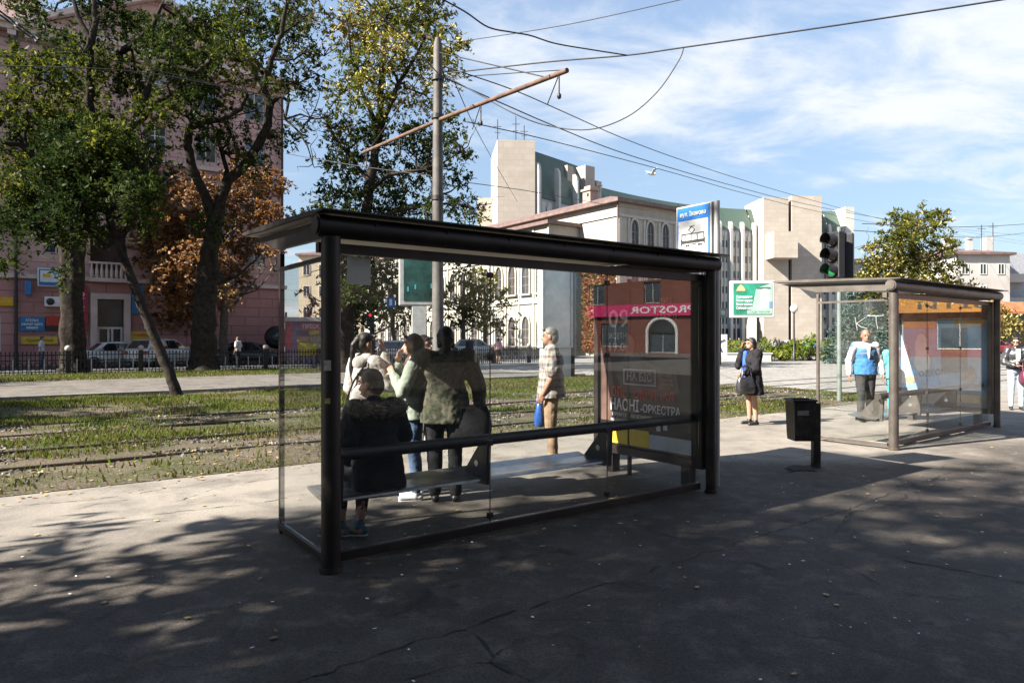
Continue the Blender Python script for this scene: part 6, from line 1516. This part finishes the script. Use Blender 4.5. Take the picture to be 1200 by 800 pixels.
def person(label, loc, face, H=1.72, skin=None, top=None, top_len=.86, sleeve='long', legs=None, leg_kind='trousers', shoes=None, hair=None, hair_kind='short',
           armL=None, armR=None, legL=None, legR=None, head=(0, 0), hip=.93, build=1.0, female=False, curl=.5, lean=0.0, extras=None, vox=.010, top_loose=1.0, group='people waiting around the tram stop', sole=None):
    sk = skin or skin_a; k = H/1.72
    root = empty('person', loc, math.atan2(face[0], -face[1]), label, 'person', group); root.scale = (k, k, k)
    sh = (.175 if not female else .155)*build; hw = .085*build; fy = -lean
    dz = hip-.93
    def Z(z): return z+dz
    def tp(x, y, z): # torso point with forward lean about the hip
        return V((x, y-lean*max(0, (z-.93))*1.0, z+dz))
    S = {1: tp(sh, 0, 1.405), -1: tp(-sh, 0, 1.405)}
    A = {1: armL or [(.24, .02, 1.12), (.25, -.06, .87)], -1: armR or [(-.24, .02, 1.12), (-.25, -.06, .87)]}
    Lg = {1: legL or [(.095, -.01, .50), (.10, .02, .085)], -1: legR or [(-.095, -.01, .50), (-.10, .02, .085)]}
    hp = {s: V((s*hw, 0, hip-.03)) for s in (1, -1)}
    nb, hc = tp(0, .01, 1.45), tp(0, -.025, 1.605)
    yaw, tilt = head; Hm = Matrix.Translation(hc) @ Matrix.Rotation(yaw, 4, 'Z') @ Matrix.Rotation(tilt, 4, 'X')
    def h(x, y, z): return Hm @ V((x, y, z))
    hr = Hm.to_euler()
    b = build
    # continuous skin body
    mb = MB()
    mb.ell(tp(0, 0, .95), (.155*b, .105*b, .13), n=18); mb.ell(tp(0, 0, 1.10), (.13*b, .095*b, .15), n=18); mb.ell(tp(0, .0, 1.28), (.155*b, .105*b, .17), n=18); mb.cap(S[-1]*.85+tp(0, 0, 1.41)*.15, S[1]*.85+tp(0, 0, 1.41)*.15, .055, .055)
    mb.cap(nb, h(0, .015, -.06), .058, .052)
    mb.ell(h(0, .012, .02), (.073, .092, .098), hr, 18, 12); mb.ell(h(0, -.025, -.05), (.055, .062, .065), hr, 14, 10)
    mb.cap(h(0, -.083, -.005), h(0, -.098, -.036), .011, .015, 8); mb.cap(h(-.018, -.079, -.075), h(.018, -.079, -.075), .010, .010, 8); mb.cap(h(-.045, -.07, .03), h(.045, -.07, .03), .013, .013, 8)
    for s in (1, -1): mb.ell(h(s*.074, .015, -.012), (.012, .022, .032), hr, 8, 6)
    for s in (1, -1):
        e, w_ = V(A[s][0]), V(A[s][1]); mb.cap(S[s], e, .048*b, .040, 12); mb.cap(e, w_, .039, .027, 12)
        d = (V(A[s][2]) if len(A[s]) > 2 else (w_-e)); nrm = V(A[s][3]) if len(A[s]) > 3 else V((-s, 0, 0))
        hand(mb, w_, d, nrm, 1 if s*V((0, 0, 1)).dot(V((0, 0, 1))) > 0 else -1, curl)
        kn, an = V(Lg[s][0]), V(Lg[s][1]); mb.cap(hp[s], kn, .082*b, .054, 12); mb.cap(kn, kn.lerp(an, .35)+V((0, .012, 0)), .053, .055, 12); mb.cap(kn.lerp(an, .35)+V((0, .012, 0)), an, .055, .036, 12)
        td = V(Lg[s][2]) if len(Lg[s]) > 2 else V((s*.12, -1, -.25)); td.normalize(); hl_ = an+V((0, .02, -.045)) if td.z > -.6 else an
        mb.cap(hl_, an+td*.16+V((0, 0, -.02)), .032, .026, 10)
    body = mb.build('body', sk, root); remesh(body, vox*.9, 2)
    for s in (1, -1): MB().ell(h(s*.031, -.083, .008), (.012, .006, .007), hr, 8, 6).build('eye', m_eye, root)
    MB().cap(h(-.02, -.0885, -.075), h(.02, -.0885, -.075), .0035, .0035, 6).build('mouth', M('lips', (.30, .11, .10), .5), root)
    # garments follow the same joints, a little wider
    if top is not None:
        mb = MB(); g = .017*top_loose+.006
        mb.ell(tp(0, 0, 1.28), (.155*b+g, .108*b+g, .175), n=18); mb.ell(tp(0, 0, 1.10), (.135*b+g*1.2, .10*b+g*1.2, .17), n=18)
        if top_len < 1.0:
            z0 = max(top_len, .55)+dz; zz = Z(1.08); m_ = V((0, 0, 0)); rg = []
            for f in np.linspace(0, 1, 6):
                z = z0+(zz-z0)*f; fl = (1-f)*.05*max(0, .95-top_len)*2
                rx = (.158*b+g*1.3)*(1-.08*f)+fl; ry = (.112*b+g*1.3)*(1-.1*f)+fl
                rg.append([tp(rx*math.cos(2*math.pi*j/20), ry*math.sin(2*math.pi*j/20), z-dz) for j in range(20)])
            mb.loft(rg)
        mb.cap(S[-1], S[1], .058+g*.5, .058+g*.5, 12); mb.cap(nb+V((0, .0, -.03)), nb+V((0, 0, .015)), .078, .066, 14)
        for s in (1, -1):
            e, w_ = V(A[s][0]), V(A[s][1])
            if sleeve == 'long': mb.cap(S[s], e, .056*b+g, .046+g*.8, 12); mb.cap(e, e.lerp(w_, .93), .047+g*.8, .035+g*.6, 12)
            elif sleeve == 'short': mb.cap(S[s], S[s].lerp(e, .78), .060*b+g, .062+g, 12)
        t_ = mb.build('top', top, root); remesh(t_, vox, 2, .022)
    if legs is not None:
        mb = MB(); g = .012
        if leg_kind == 'skirt':
            rg = []
            for f in np.linspace(0, 1, 7):
                z = Z(1.0)-f*.42; rg.append([V(((.15*b+.05*f)*math.cos(2*math.pi*j/20), (.11*b+.05*f)*math.sin(2*math.pi*j/20), z)) for j in range(20)])
            mb.loft(rg)
        else:
            mb.ell((0, 0, Z(.945)), (.155*b+g, .112*b+g, .13), n=18)
            for s in (1, -1):
                kn, an = V(Lg[s][0]), V(Lg[s][1]); end = kn.lerp(an, .76) if leg_kind == 'capri' else kn.lerp(an, .97)
                slim = leg_kind in ('slim', 'capri')
                mb.cap(hp[s], kn, .094*b, .066 if slim else .074, 12); mb.cap(kn, kn.lerp(end, .45)+V((0, .012, 0)), .064 if slim else .072, .064 if slim else .068, 12); mb.cap(kn.lerp(end, .45)+V((0, .012, 0)), end, .063 if slim else .068, .046 if slim else .062, 12)
        o_ = mb.build('skirt' if leg_kind == 'skirt' else 'trousers', legs, root); remesh(o_, vox, 2, .018)
    if shoes is not None:
        for s in (1, -1):
            an = V(Lg[s][1]); td = V(Lg[s][2]) if len(Lg[s]) > 2 else V((s*.12, -1, 0)); td = V((td.x, td.y, min(0, td.z)*.4)).normalized()
            mb = MB(); hb = an+V((0, 0, -.045)) - td*.035; mb.cap(hb, an+td*.155+V((0, 0, -.052)), .040, .033, 12); mb.cap(an+V((0, 0, .01)), hb+td*.05, .043, .042, 10)
            o_ = mb.build('shoe', shoes, root); remesh(o_, vox*.9, 2)
            if sole is not None:
                mb = MB(); mb.cap(hb+V((0, 0, -.032)), an+td*.155+V((0, 0, -.078)), .035, .032, 10)
                for i, v_ in enumerate(mb.v): mb.v[i] = (v_[0], v_[1], an.z-.078+(v_[2]-(an.z-.078))*.28)
                mb.build('sole', sole, o_)
    if hair is not None:
        mb = MB()
        if hair_kind != 'bald':
            mb.ell(h(0, .022, .034), (.079, .092, .091), hr, 18, 12); mb.ell(h(0, .055, -.02), (.074, .064, .08), hr, 16, 10)
            mb.cap(h(-.04, -.07, .088), h(.04, -.07, .088), .018, .018, 8)
        else:
            mb.ell(h(0, .05, -.01), (.079, .062, .07), hr, 16, 10); mb.ell(h(0, .03, .04), (.078, .085, .08), hr, 16, 10)
        if hair_kind == 'bob':
            for s in (1, -1): mb.cap(h(s*.062, .01, .03), h(s*.066, .02, -.075), .03, .024, 8)
            mb.cap(h(0, .07, 0), h(0, .075, -.09), .06, .045, 10)
        if hair_kind == 'ponytail': mb.cap(h(0, .10, .05), h(0, .15, -.02), .035, .035, 8); mb.cap(h(0, .15, -.02), h(.02, .155, -.26), .035, .022, 8); mb.cap(h(.02, .155, -.26), h(.03, .13, -.42), .022, .008, 8)
        if hair_kind == 'long':
            for s in (1, -1): mb.cap(h(s*.06, .03, .03), h(s*.07, .04, -.18), .034, .026, 8)
            mb.cap(h(0, .06, .02), h(0, .085, -.16), .07, .06, 10); mb.cap(h(0, .085, -.16), h(0, .10, -.36), .06, .03, 10)
        if hair_kind == 'bun': mb.ell(h(0, .11, .06), (.045, .045, .045), hr, 10, 8)
        o_ = mb.build('hair', hair, root); remesh(o_, vox*.8, 1, .014)
    if extras: extras(root, h, tp, hr)
    return root
h_dark = M('hair_dark', (.018, .013, .011), .5, var=.3, scale=30); h_brown = M('hair_brown', (.045, .026, .016), .5, var=.3, scale=30); h_grey = M('hair_grey', (.10, .09, .08), .6, var=.35, scale=30); h_fair = M('hair_fair', (.34, .20, .09), .5, var=.25, scale=30)
denim = cloth('denim', (.07, .11, .19), .3, 5); denim_l = cloth('denim_pale', (.34, .42, .50), .15, 5); black = cloth('black', (.014, .014, .016), .3); charcoal = cloth('charcoal', (.035, .035, .038)); khaki = cloth('khaki', (.24, .165, .105), .12, 7)
m_wshoe = M('sneaker_white', (.60, .60, .60), .6, var=.08); m_bshoe = M('shoe_black', (.018, .016, .015), .45); m_tshoe = M('sneaker_teal', (.02, .07, .11), .6, c2=(.06, .16, .22), scale=25); m_sole = M('sole_white', (.6, .6, .6), .6)
def at(px, Z_): return gnd(px, Z_)

# woman on the bench in a black padded coat with a fur collar
def sit_extras(root, h, tp, hr):
    r = random.Random(2); fur = []
    mb = MB()
    for j in range(15):
        a = j*math.tau/15; p = tp(.195*math.cos(a), .05+.13*math.sin(a), 1.42); mb.ell(p, (.072, .072, .062), n=8, m=6)
        for _ in range(150): d = V((r.gauss(0, 1), r.gauss(0, 1), r.gauss(0, 1))).normalized(); fur.append(p+d*.07)
    c = mb.build('fur_collar', M('fur_brown', (.06, .045, .032), .95, c2=(.17, .135, .10), scale=22), root); remesh(c, .012, 1)
    fv = leaf_arrays(np.array([tuple(q) for q in fur]), np.full(len(fur), .06), np.random.default_rng(3), .14)
    quads_object('fur', fv, [M('fur_brown', (.06, .045, .032), .95), M('fur_tip', (.22, .18, .13), .95)], np.random.default_rng(4).integers(0, 2, len(fur)), c)
s1_ = W(2.34, 5.03)
person('woman in a black padded coat with fur collar sitting on the shelter bench', s1_, (-.66, .75), 1.74, skin_a, black, .80, 'long', black, 'capri', m_tshoe, h_brown, 'short',
       armL=[(.25, -.02, .80), (.16, -.22, .62)], armR=[(-.25, -.02, .80), (-.16, -.22, .62)], legL=[(.13, -.40, .50), (.20, -.24, .10), (.75, -.7, 0)], legR=[(-.10, -.40, .50), (.08, -.16, .10), (.7, -.7, 0)],
       head=(R(28), R(6)), hip=.545, build=1.1, female=True, extras=sit_extras, top_loose=1.7, lean=.16, sole=m_sole)

# girl in a white hoodie, her back to the lens, phone at her ear
def hoodie_extras(root, h, tp, hr):
    mb = MB(); mb.ell(tp(0, .085, 1.41), (.115, .06, .075), n=14); mb.cap(tp(-.09, .03, 1.46), tp(.09, .03, 1.46), .05, .05); o = mb.build('hood', cloth('white', (.46, .42, .40), .08, 5), root); remesh(o, .010, 3)
    mb = MB(); mb.tube([tp(-.15, .10, 1.42), tp(0, .152, 1.22), tp(.16, .115, 1.02)], .011, 8); mb.build('bag_strap', black, root)
    MB().box(h(-.085, -.03, -.03), (.012, .05, .13)).build('phone', m_bshoe, root)
hd = V((.60, .80))
person('girl in a white hoodie and jeans with a long dark ponytail', at(428, 6.95), (.62, .78), 1.66, skin_a, cloth('white', (.46, .42, .40), .08, 5), .93, 'long', denim, 'slim', m_wshoe, h_dark, 'ponytail',
       armR=[(-.27, -.10, 1.19), (-.11, -.15, 1.52), (0.1, .2, 1), (.9, .2, 0)], armL=[(.25, .0, 1.13), (.20, -.16, .95)], head=(R(-16), R(4)), female=True, build=1.0, extras=hoodie_extras, top_loose=1.5)
# girl in a grey-olive sweater in profile
def scarf_extras(root, h, tp, hr):
    mb = MB(); mb.cap(tp(-.05, .1, 1.40), tp(-.07, .14, 1.0), .04, .035); mb.cap(tp(-.07, .14, 1.0), tp(-.07, .13, .60), .036, .045); o = mb.build('scarf', cloth('pale_grey', (.40, .40, .38), .1), root); remesh(o, .01, 2)
person('girl in a grey sweater in profile with her hand at her mouth', at(486, 6.85), (-.86, -.10), 1.65, skin_a, cloth('sage', (.22, .25, .21), .12, 6), .84, 'long', denim, 'slim', m_wshoe, h_brown, 'long',
       armR=[(-.22, -.12, 1.14), (-.06, -.17, 1.42), (.1, .1, 1), (.6, .6, 0)], armL=[(.22, -.12, 1.12), (.06, -.22, 1.30)], head=(R(-6), 0), female=True, extras=scarf_extras, sole=m_sole)
person('girl with brown hair half hidden behind the grey sweater girl', at(497, 7.75), (.35, -.8), 1.64, skin_a, cloth('plum', (.10, .05, .06)), .88, 'long', denim, 'slim', m_bshoe, h_brown, 'long', female=True, head=(R(35), R(5)), vox=.012)
# person in a camouflage jacket with a bag
camo_m = camo()
c_ = person('person in a camouflage jacket seen from behind beside the girls', at(522, 6.75), (-.05, .95), 1.72, skin_a, camo_m, .78, 'long', black, 'trousers', m_bshoe, h_dark, 'bob', head=(R(12), R(4)), build=1.2, top_loose=2.0,
       armR=[(-.33, .0, 1.12), (-.34, -.12, .90)], armL=[(.31, -.04, 1.14), (.22, -.2, 1.02)])
def bag(label, loc, rz, mat, w_=.42, d_=.16, h_=.30, strap=.28, name='shoulder_bag', soft=True):
    o = empty(name, loc, rz, label, 'bag', 'bags carried by the people'); mb = MB()
    rg = []
    for z, k_ in ((0, .86), (.03, .98), (h_*.5, 1.02), (h_*.85, .92), (h_, .78)):
        rg.append([(w_/2*k_*math.copysign(abs(math.cos(a))**.55, math.cos(a)), d_/2*k_*(1 if z < h_*.6 else .7)*math.copysign(abs(math.sin(a))**.7, math.sin(a)), z) for a in np.linspace(0, math.tau, 20, endpoint=False)])
    mb.loft(rg); mb.build('body', mat, o)
    mb = MB()
    for s in (1, -1): mb.tube([(-w_*.28, s*d_*.2, h_*.95), (-w_*.2, s*d_*.16, h_+strap*.8), (0, s*d_*.1, h_+strap), (w_*.2, s*d_*.16, h_+strap*.8), (w_*.28, s*d_*.2, h_*.95)], .012, 7)
    mb.build('strap', mat, o); return o
bag('large black bag hanging at the side of the camouflage jacket', at(551, 6.7)+V((0, 0, .58)), R(8), cloth('black', (.014, .014, .016)), .42, .2, .36, .40)
# man in a checked shirt
pl = plaid()
def man_extras(root, h, tp, hr):
    mb = MB(); mb.tube([tp(.157*math.cos(a), .118*math.sin(a), .93) for a in np.linspace(0, math.tau, 25)], .012, 6); mb.build('belt', m_bshoe, root)
person('grey-haired man in a checked short-sleeved shirt and khaki trousers', at(646, 8.8), (-.97, .05), 1.75, skin_b, pl, .84, 'short', khaki, 'trousers', m_bshoe, h_grey, 'short', build=1.1, head=(R(-4), 0),
       armL=[(.25, .02, 1.12), (.20, -.10, .89), (-.2, -.4, -.9), (-1, .2, 0)], armR=[(-.24, -.02, 1.13), (-.24, -.12, .88)], top_loose=1.9, extras=man_extras)
bag('blue plastic bag held by the man in the checked shirt', at(633, 8.95)+V((0, 0, .46)), R(80), M('plastic_blue', (.02, .07, .26), .3, var=.4, scale=12), .28, .14, .30, .16, 'carrier_bag')
# woman on the phone
blk_coat = cloth('coat_black', (.016, .015, .018), .3)
def coat_extras(root, h, tp, hr):
    mb = MB(); mb.cap(tp(-.02, -.125, 1.42), tp(-.02, -.14, 1.15), .05, .055); mb.cap(tp(-.02, -.14, 1.15), tp(-.01, -.15, .86), .055, .06); o = mb.build('blouse', M('cloth_cobalt', (.03, .10, .42), .8, var=.2, scale=10), root); remesh(o, .01, 2)
    MB().box(h(-.088, -.045, -.03), (.012, .05, .13)).build('phone', m_bshoe, root)
person('woman in a black coat and blue blouse with a phone at her ear', at(881, 12.75), (-.92, -.25), 1.62, skin_a, blk_coat, .60, 'long', None, 'bare', m_bshoe, h_dark, 'bob', build=1.18, female=True, head=(R(-8), R(4)), top_loose=1.9,
       armR=[(-.20, -.17, 1.16), (-.12, -.13, 1.50), (.1, .1, 1), (.8, .3, 0)], armL=[(.22, -.05, 1.12), (.10, -.24, 1.02)], extras=coat_extras)
bag('glossy black handbag on the arm of the phone woman', at(874, 12.5)+V((0, 0, .60)), R(20), M('bag_gloss', (.03, .03, .035), .25, var=.5, scale=8, spec=.8), .38, .17, .30, .22)
# man in a white and blue track jacket walking towards the lens
tb = cloth('track_blue', (.04, .15, .36), .12, 6); tw_ = M('cloth_track_white', (.44, .45, .47), .8, var=.06); tg = M('cloth_track_grey', (.16, .16, .19), .8)
def track_extras(root, h, tp, hr):
    mb = MB(); mb.cap(tp(-.175, 0, 1.41), tp(.175, 0, 1.41), .085, .085); mb.ell(tp(0, -.01, 1.38), (.17, .132, .07), n=16); o = mb.build('yoke', tw_, root); remesh(o, .01, 3)
    mb = MB(); mb.ell(tp(0, -.01, 1.275), (.193, .146, .05), n=18); o = mb.build('chest_band', tg, root); remesh(o, .01, 1)
    mb = MB(); mb.poly([tp(-.045, -.146, 1.45), tp(.045, -.146, 1.45), tp(.02, -.165, 1.20), tp(-.01, -.165, 1.17)]); mb.build('shirt_front', tw_, root)
    for s, e, w_ in ((1, (.27, .02, 1.13), (.27, -.10, .90)), (-1, (-.28, .04, 1.13), (-.31, -.06, .88))):
        S_ = tp(s*.19, 0, 1.405); mb = MB(); e = V(e); w_ = V(w_); mb.cap(S_, e, .074, .066, 12); mb.cap(e, e.lerp(w_, .95), .066, .05, 12); o = mb.build('sleeve', tw_, root); remesh(o, .01, 2, .018)
        mb = MB(); mb.cap(S_+V((s*.02, -.055, -.06)), e+V((-s*.03, -.045, .05)), .03, .028, 8); o2 = mb.build('stripe', tg, o)
person('balding man in a white and blue track jacket walking into the second shelter', at(1014, 13.3), (-.12, -.95), 1.78, skin_b, tb, .88, 'none', charcoal, 'trousers', m_bshoe, h_grey, 'bald', build=1.1, head=(R(-5), R(8)),
       armL=[(.27, .02, 1.13), (.27, -.10, .90)], armR=[(-.28, .04, 1.13), (-.31, -.06, .88)], legL=[(.10, .03, .49), (.11, .10, .10)], legR=[(-.10, -.09, .50), (-.11, -.08, .085)], extras=track_extras, top_loose=1.6)
# fair-haired person in turquoise behind the post
tq = M('cloth_turquoise', (.10, .42, .44), .8, var=.12, scale=8)
person('fair-haired woman in turquoise clothes partly hidden by the shelter post', at(1049, 14.4), (-.3, -.9), 1.58, skin_a, tq, .84, 'long', M('cloth_turquoise_deep', (.03, .36, .42), .8), 'slim', m_wshoe, h_fair, 'bob', female=True, build=1.1, head=(R(10), R(8)), top_loose=1.8)
# woman at the right edge in a leather jacket
lea = M('leather_black', (.035, .036, .04), .35, var=.3, scale=10, spec=.7)
def lj_extras(root, h, tp, hr):
    mb = MB(); mb.poly([tp(-.035, -.142, 1.44), tp(.06, -.142, 1.44), tp(.045, -.160, 1.0), tp(-.03, -.160, 1.0)]); mb.build('shirt_front', tw_, root)
    mb = MB()
    for s in (1, -1): mb.ell(h(s*.032, -.092, .008), (.026, .008, .019), hr, 12, 6)
    mb.build('sunglasses', m_bshoe, root)
person('woman in a black leather jacket and pale jeans at the right edge', at(1191, 15.4), (-.45, -.9), 1.64, skin_a, lea, .97, 'long', denim_l, 'slim', m_bshoe, h_dark, 'bun', female=True, build=1.04, head=(R(-22), R(3)), top_loose=1.5,
       armL=[(.22, -.08, 1.13), (.02, -.24, 1.16), (-1, -.3, 0), (0, 0, -1)], armR=[(-.25, -.04, 1.12), (-.06, -.24, 1.05), (1, -.3, .1), (0, 0, -1)], extras=lj_extras)
bag('dark red handbag held by the leather-jacket woman', at(1199, 15.2)+V((0, 0, .62)), R(70), M('bag_wine', (.10, .02, .04), .4), .30, .14, .26, .22)
# far figures
person('distant person in a white t-shirt walking behind the fence at far left', at(49, 38.2), (.9, .3), 1.74, skin_a, M('cloth_tee', (.6, .6, .6), .8), .9, 'short', denim, 'slim', m_bshoe, h_brown, 'short', vox=.02)
person('distant person in a pale top walking past the black sedan', at(279, 38.4), (-.9, .2), 1.72, skin_b, M('cloth_tee_grey', (.38, .37, .36), .8), .9, 'short', black, 'slim', m_bshoe, h_dark, 'short', vox=.02)
person('distant person in dark clothes before the white hatchback', at(550, 51), (.2, -.9), 1.7, skin_b, cloth('navy', (.03, .03, .05)), .9, 'long', denim, 'slim', m_bshoe, h_dark, 'short', vox=.02)
person('distant woman in a dark skirt crossing toward the arched building', at(584, 44), (.3, .9), 1.66, skin_a, M('cloth_rose', (.42, .26, .28), .8), .95, 'long', cloth('dark_green', (.03, .035, .025)), 'skirt', m_bshoe, h_dark, 'bob', female=True, vox=.02)
for i, (px, Z_, c, lb) in enumerate(((856, 58, black, 'distant person in black at the terrace, nearest the notice board'), (866, 58.5, charcoal, 'distant person in charcoal beside the billboard post'), (947, 59, tq, 'distant person in turquoise near the terrace fence right end'), (957, 59, tb, 'distant person in blue at the terrace near the spruce'), (908, 59, tw_, 'distant person in white at the middle of the terrace'))):
    person(lb, at(px, Z_), (.2*i-.4, -.9), 1.72, skin_b, c, .88, 'long', [charcoal, denim, black][i % 3], 'slim', m_bshoe, h_dark, 'short', vox=.022)
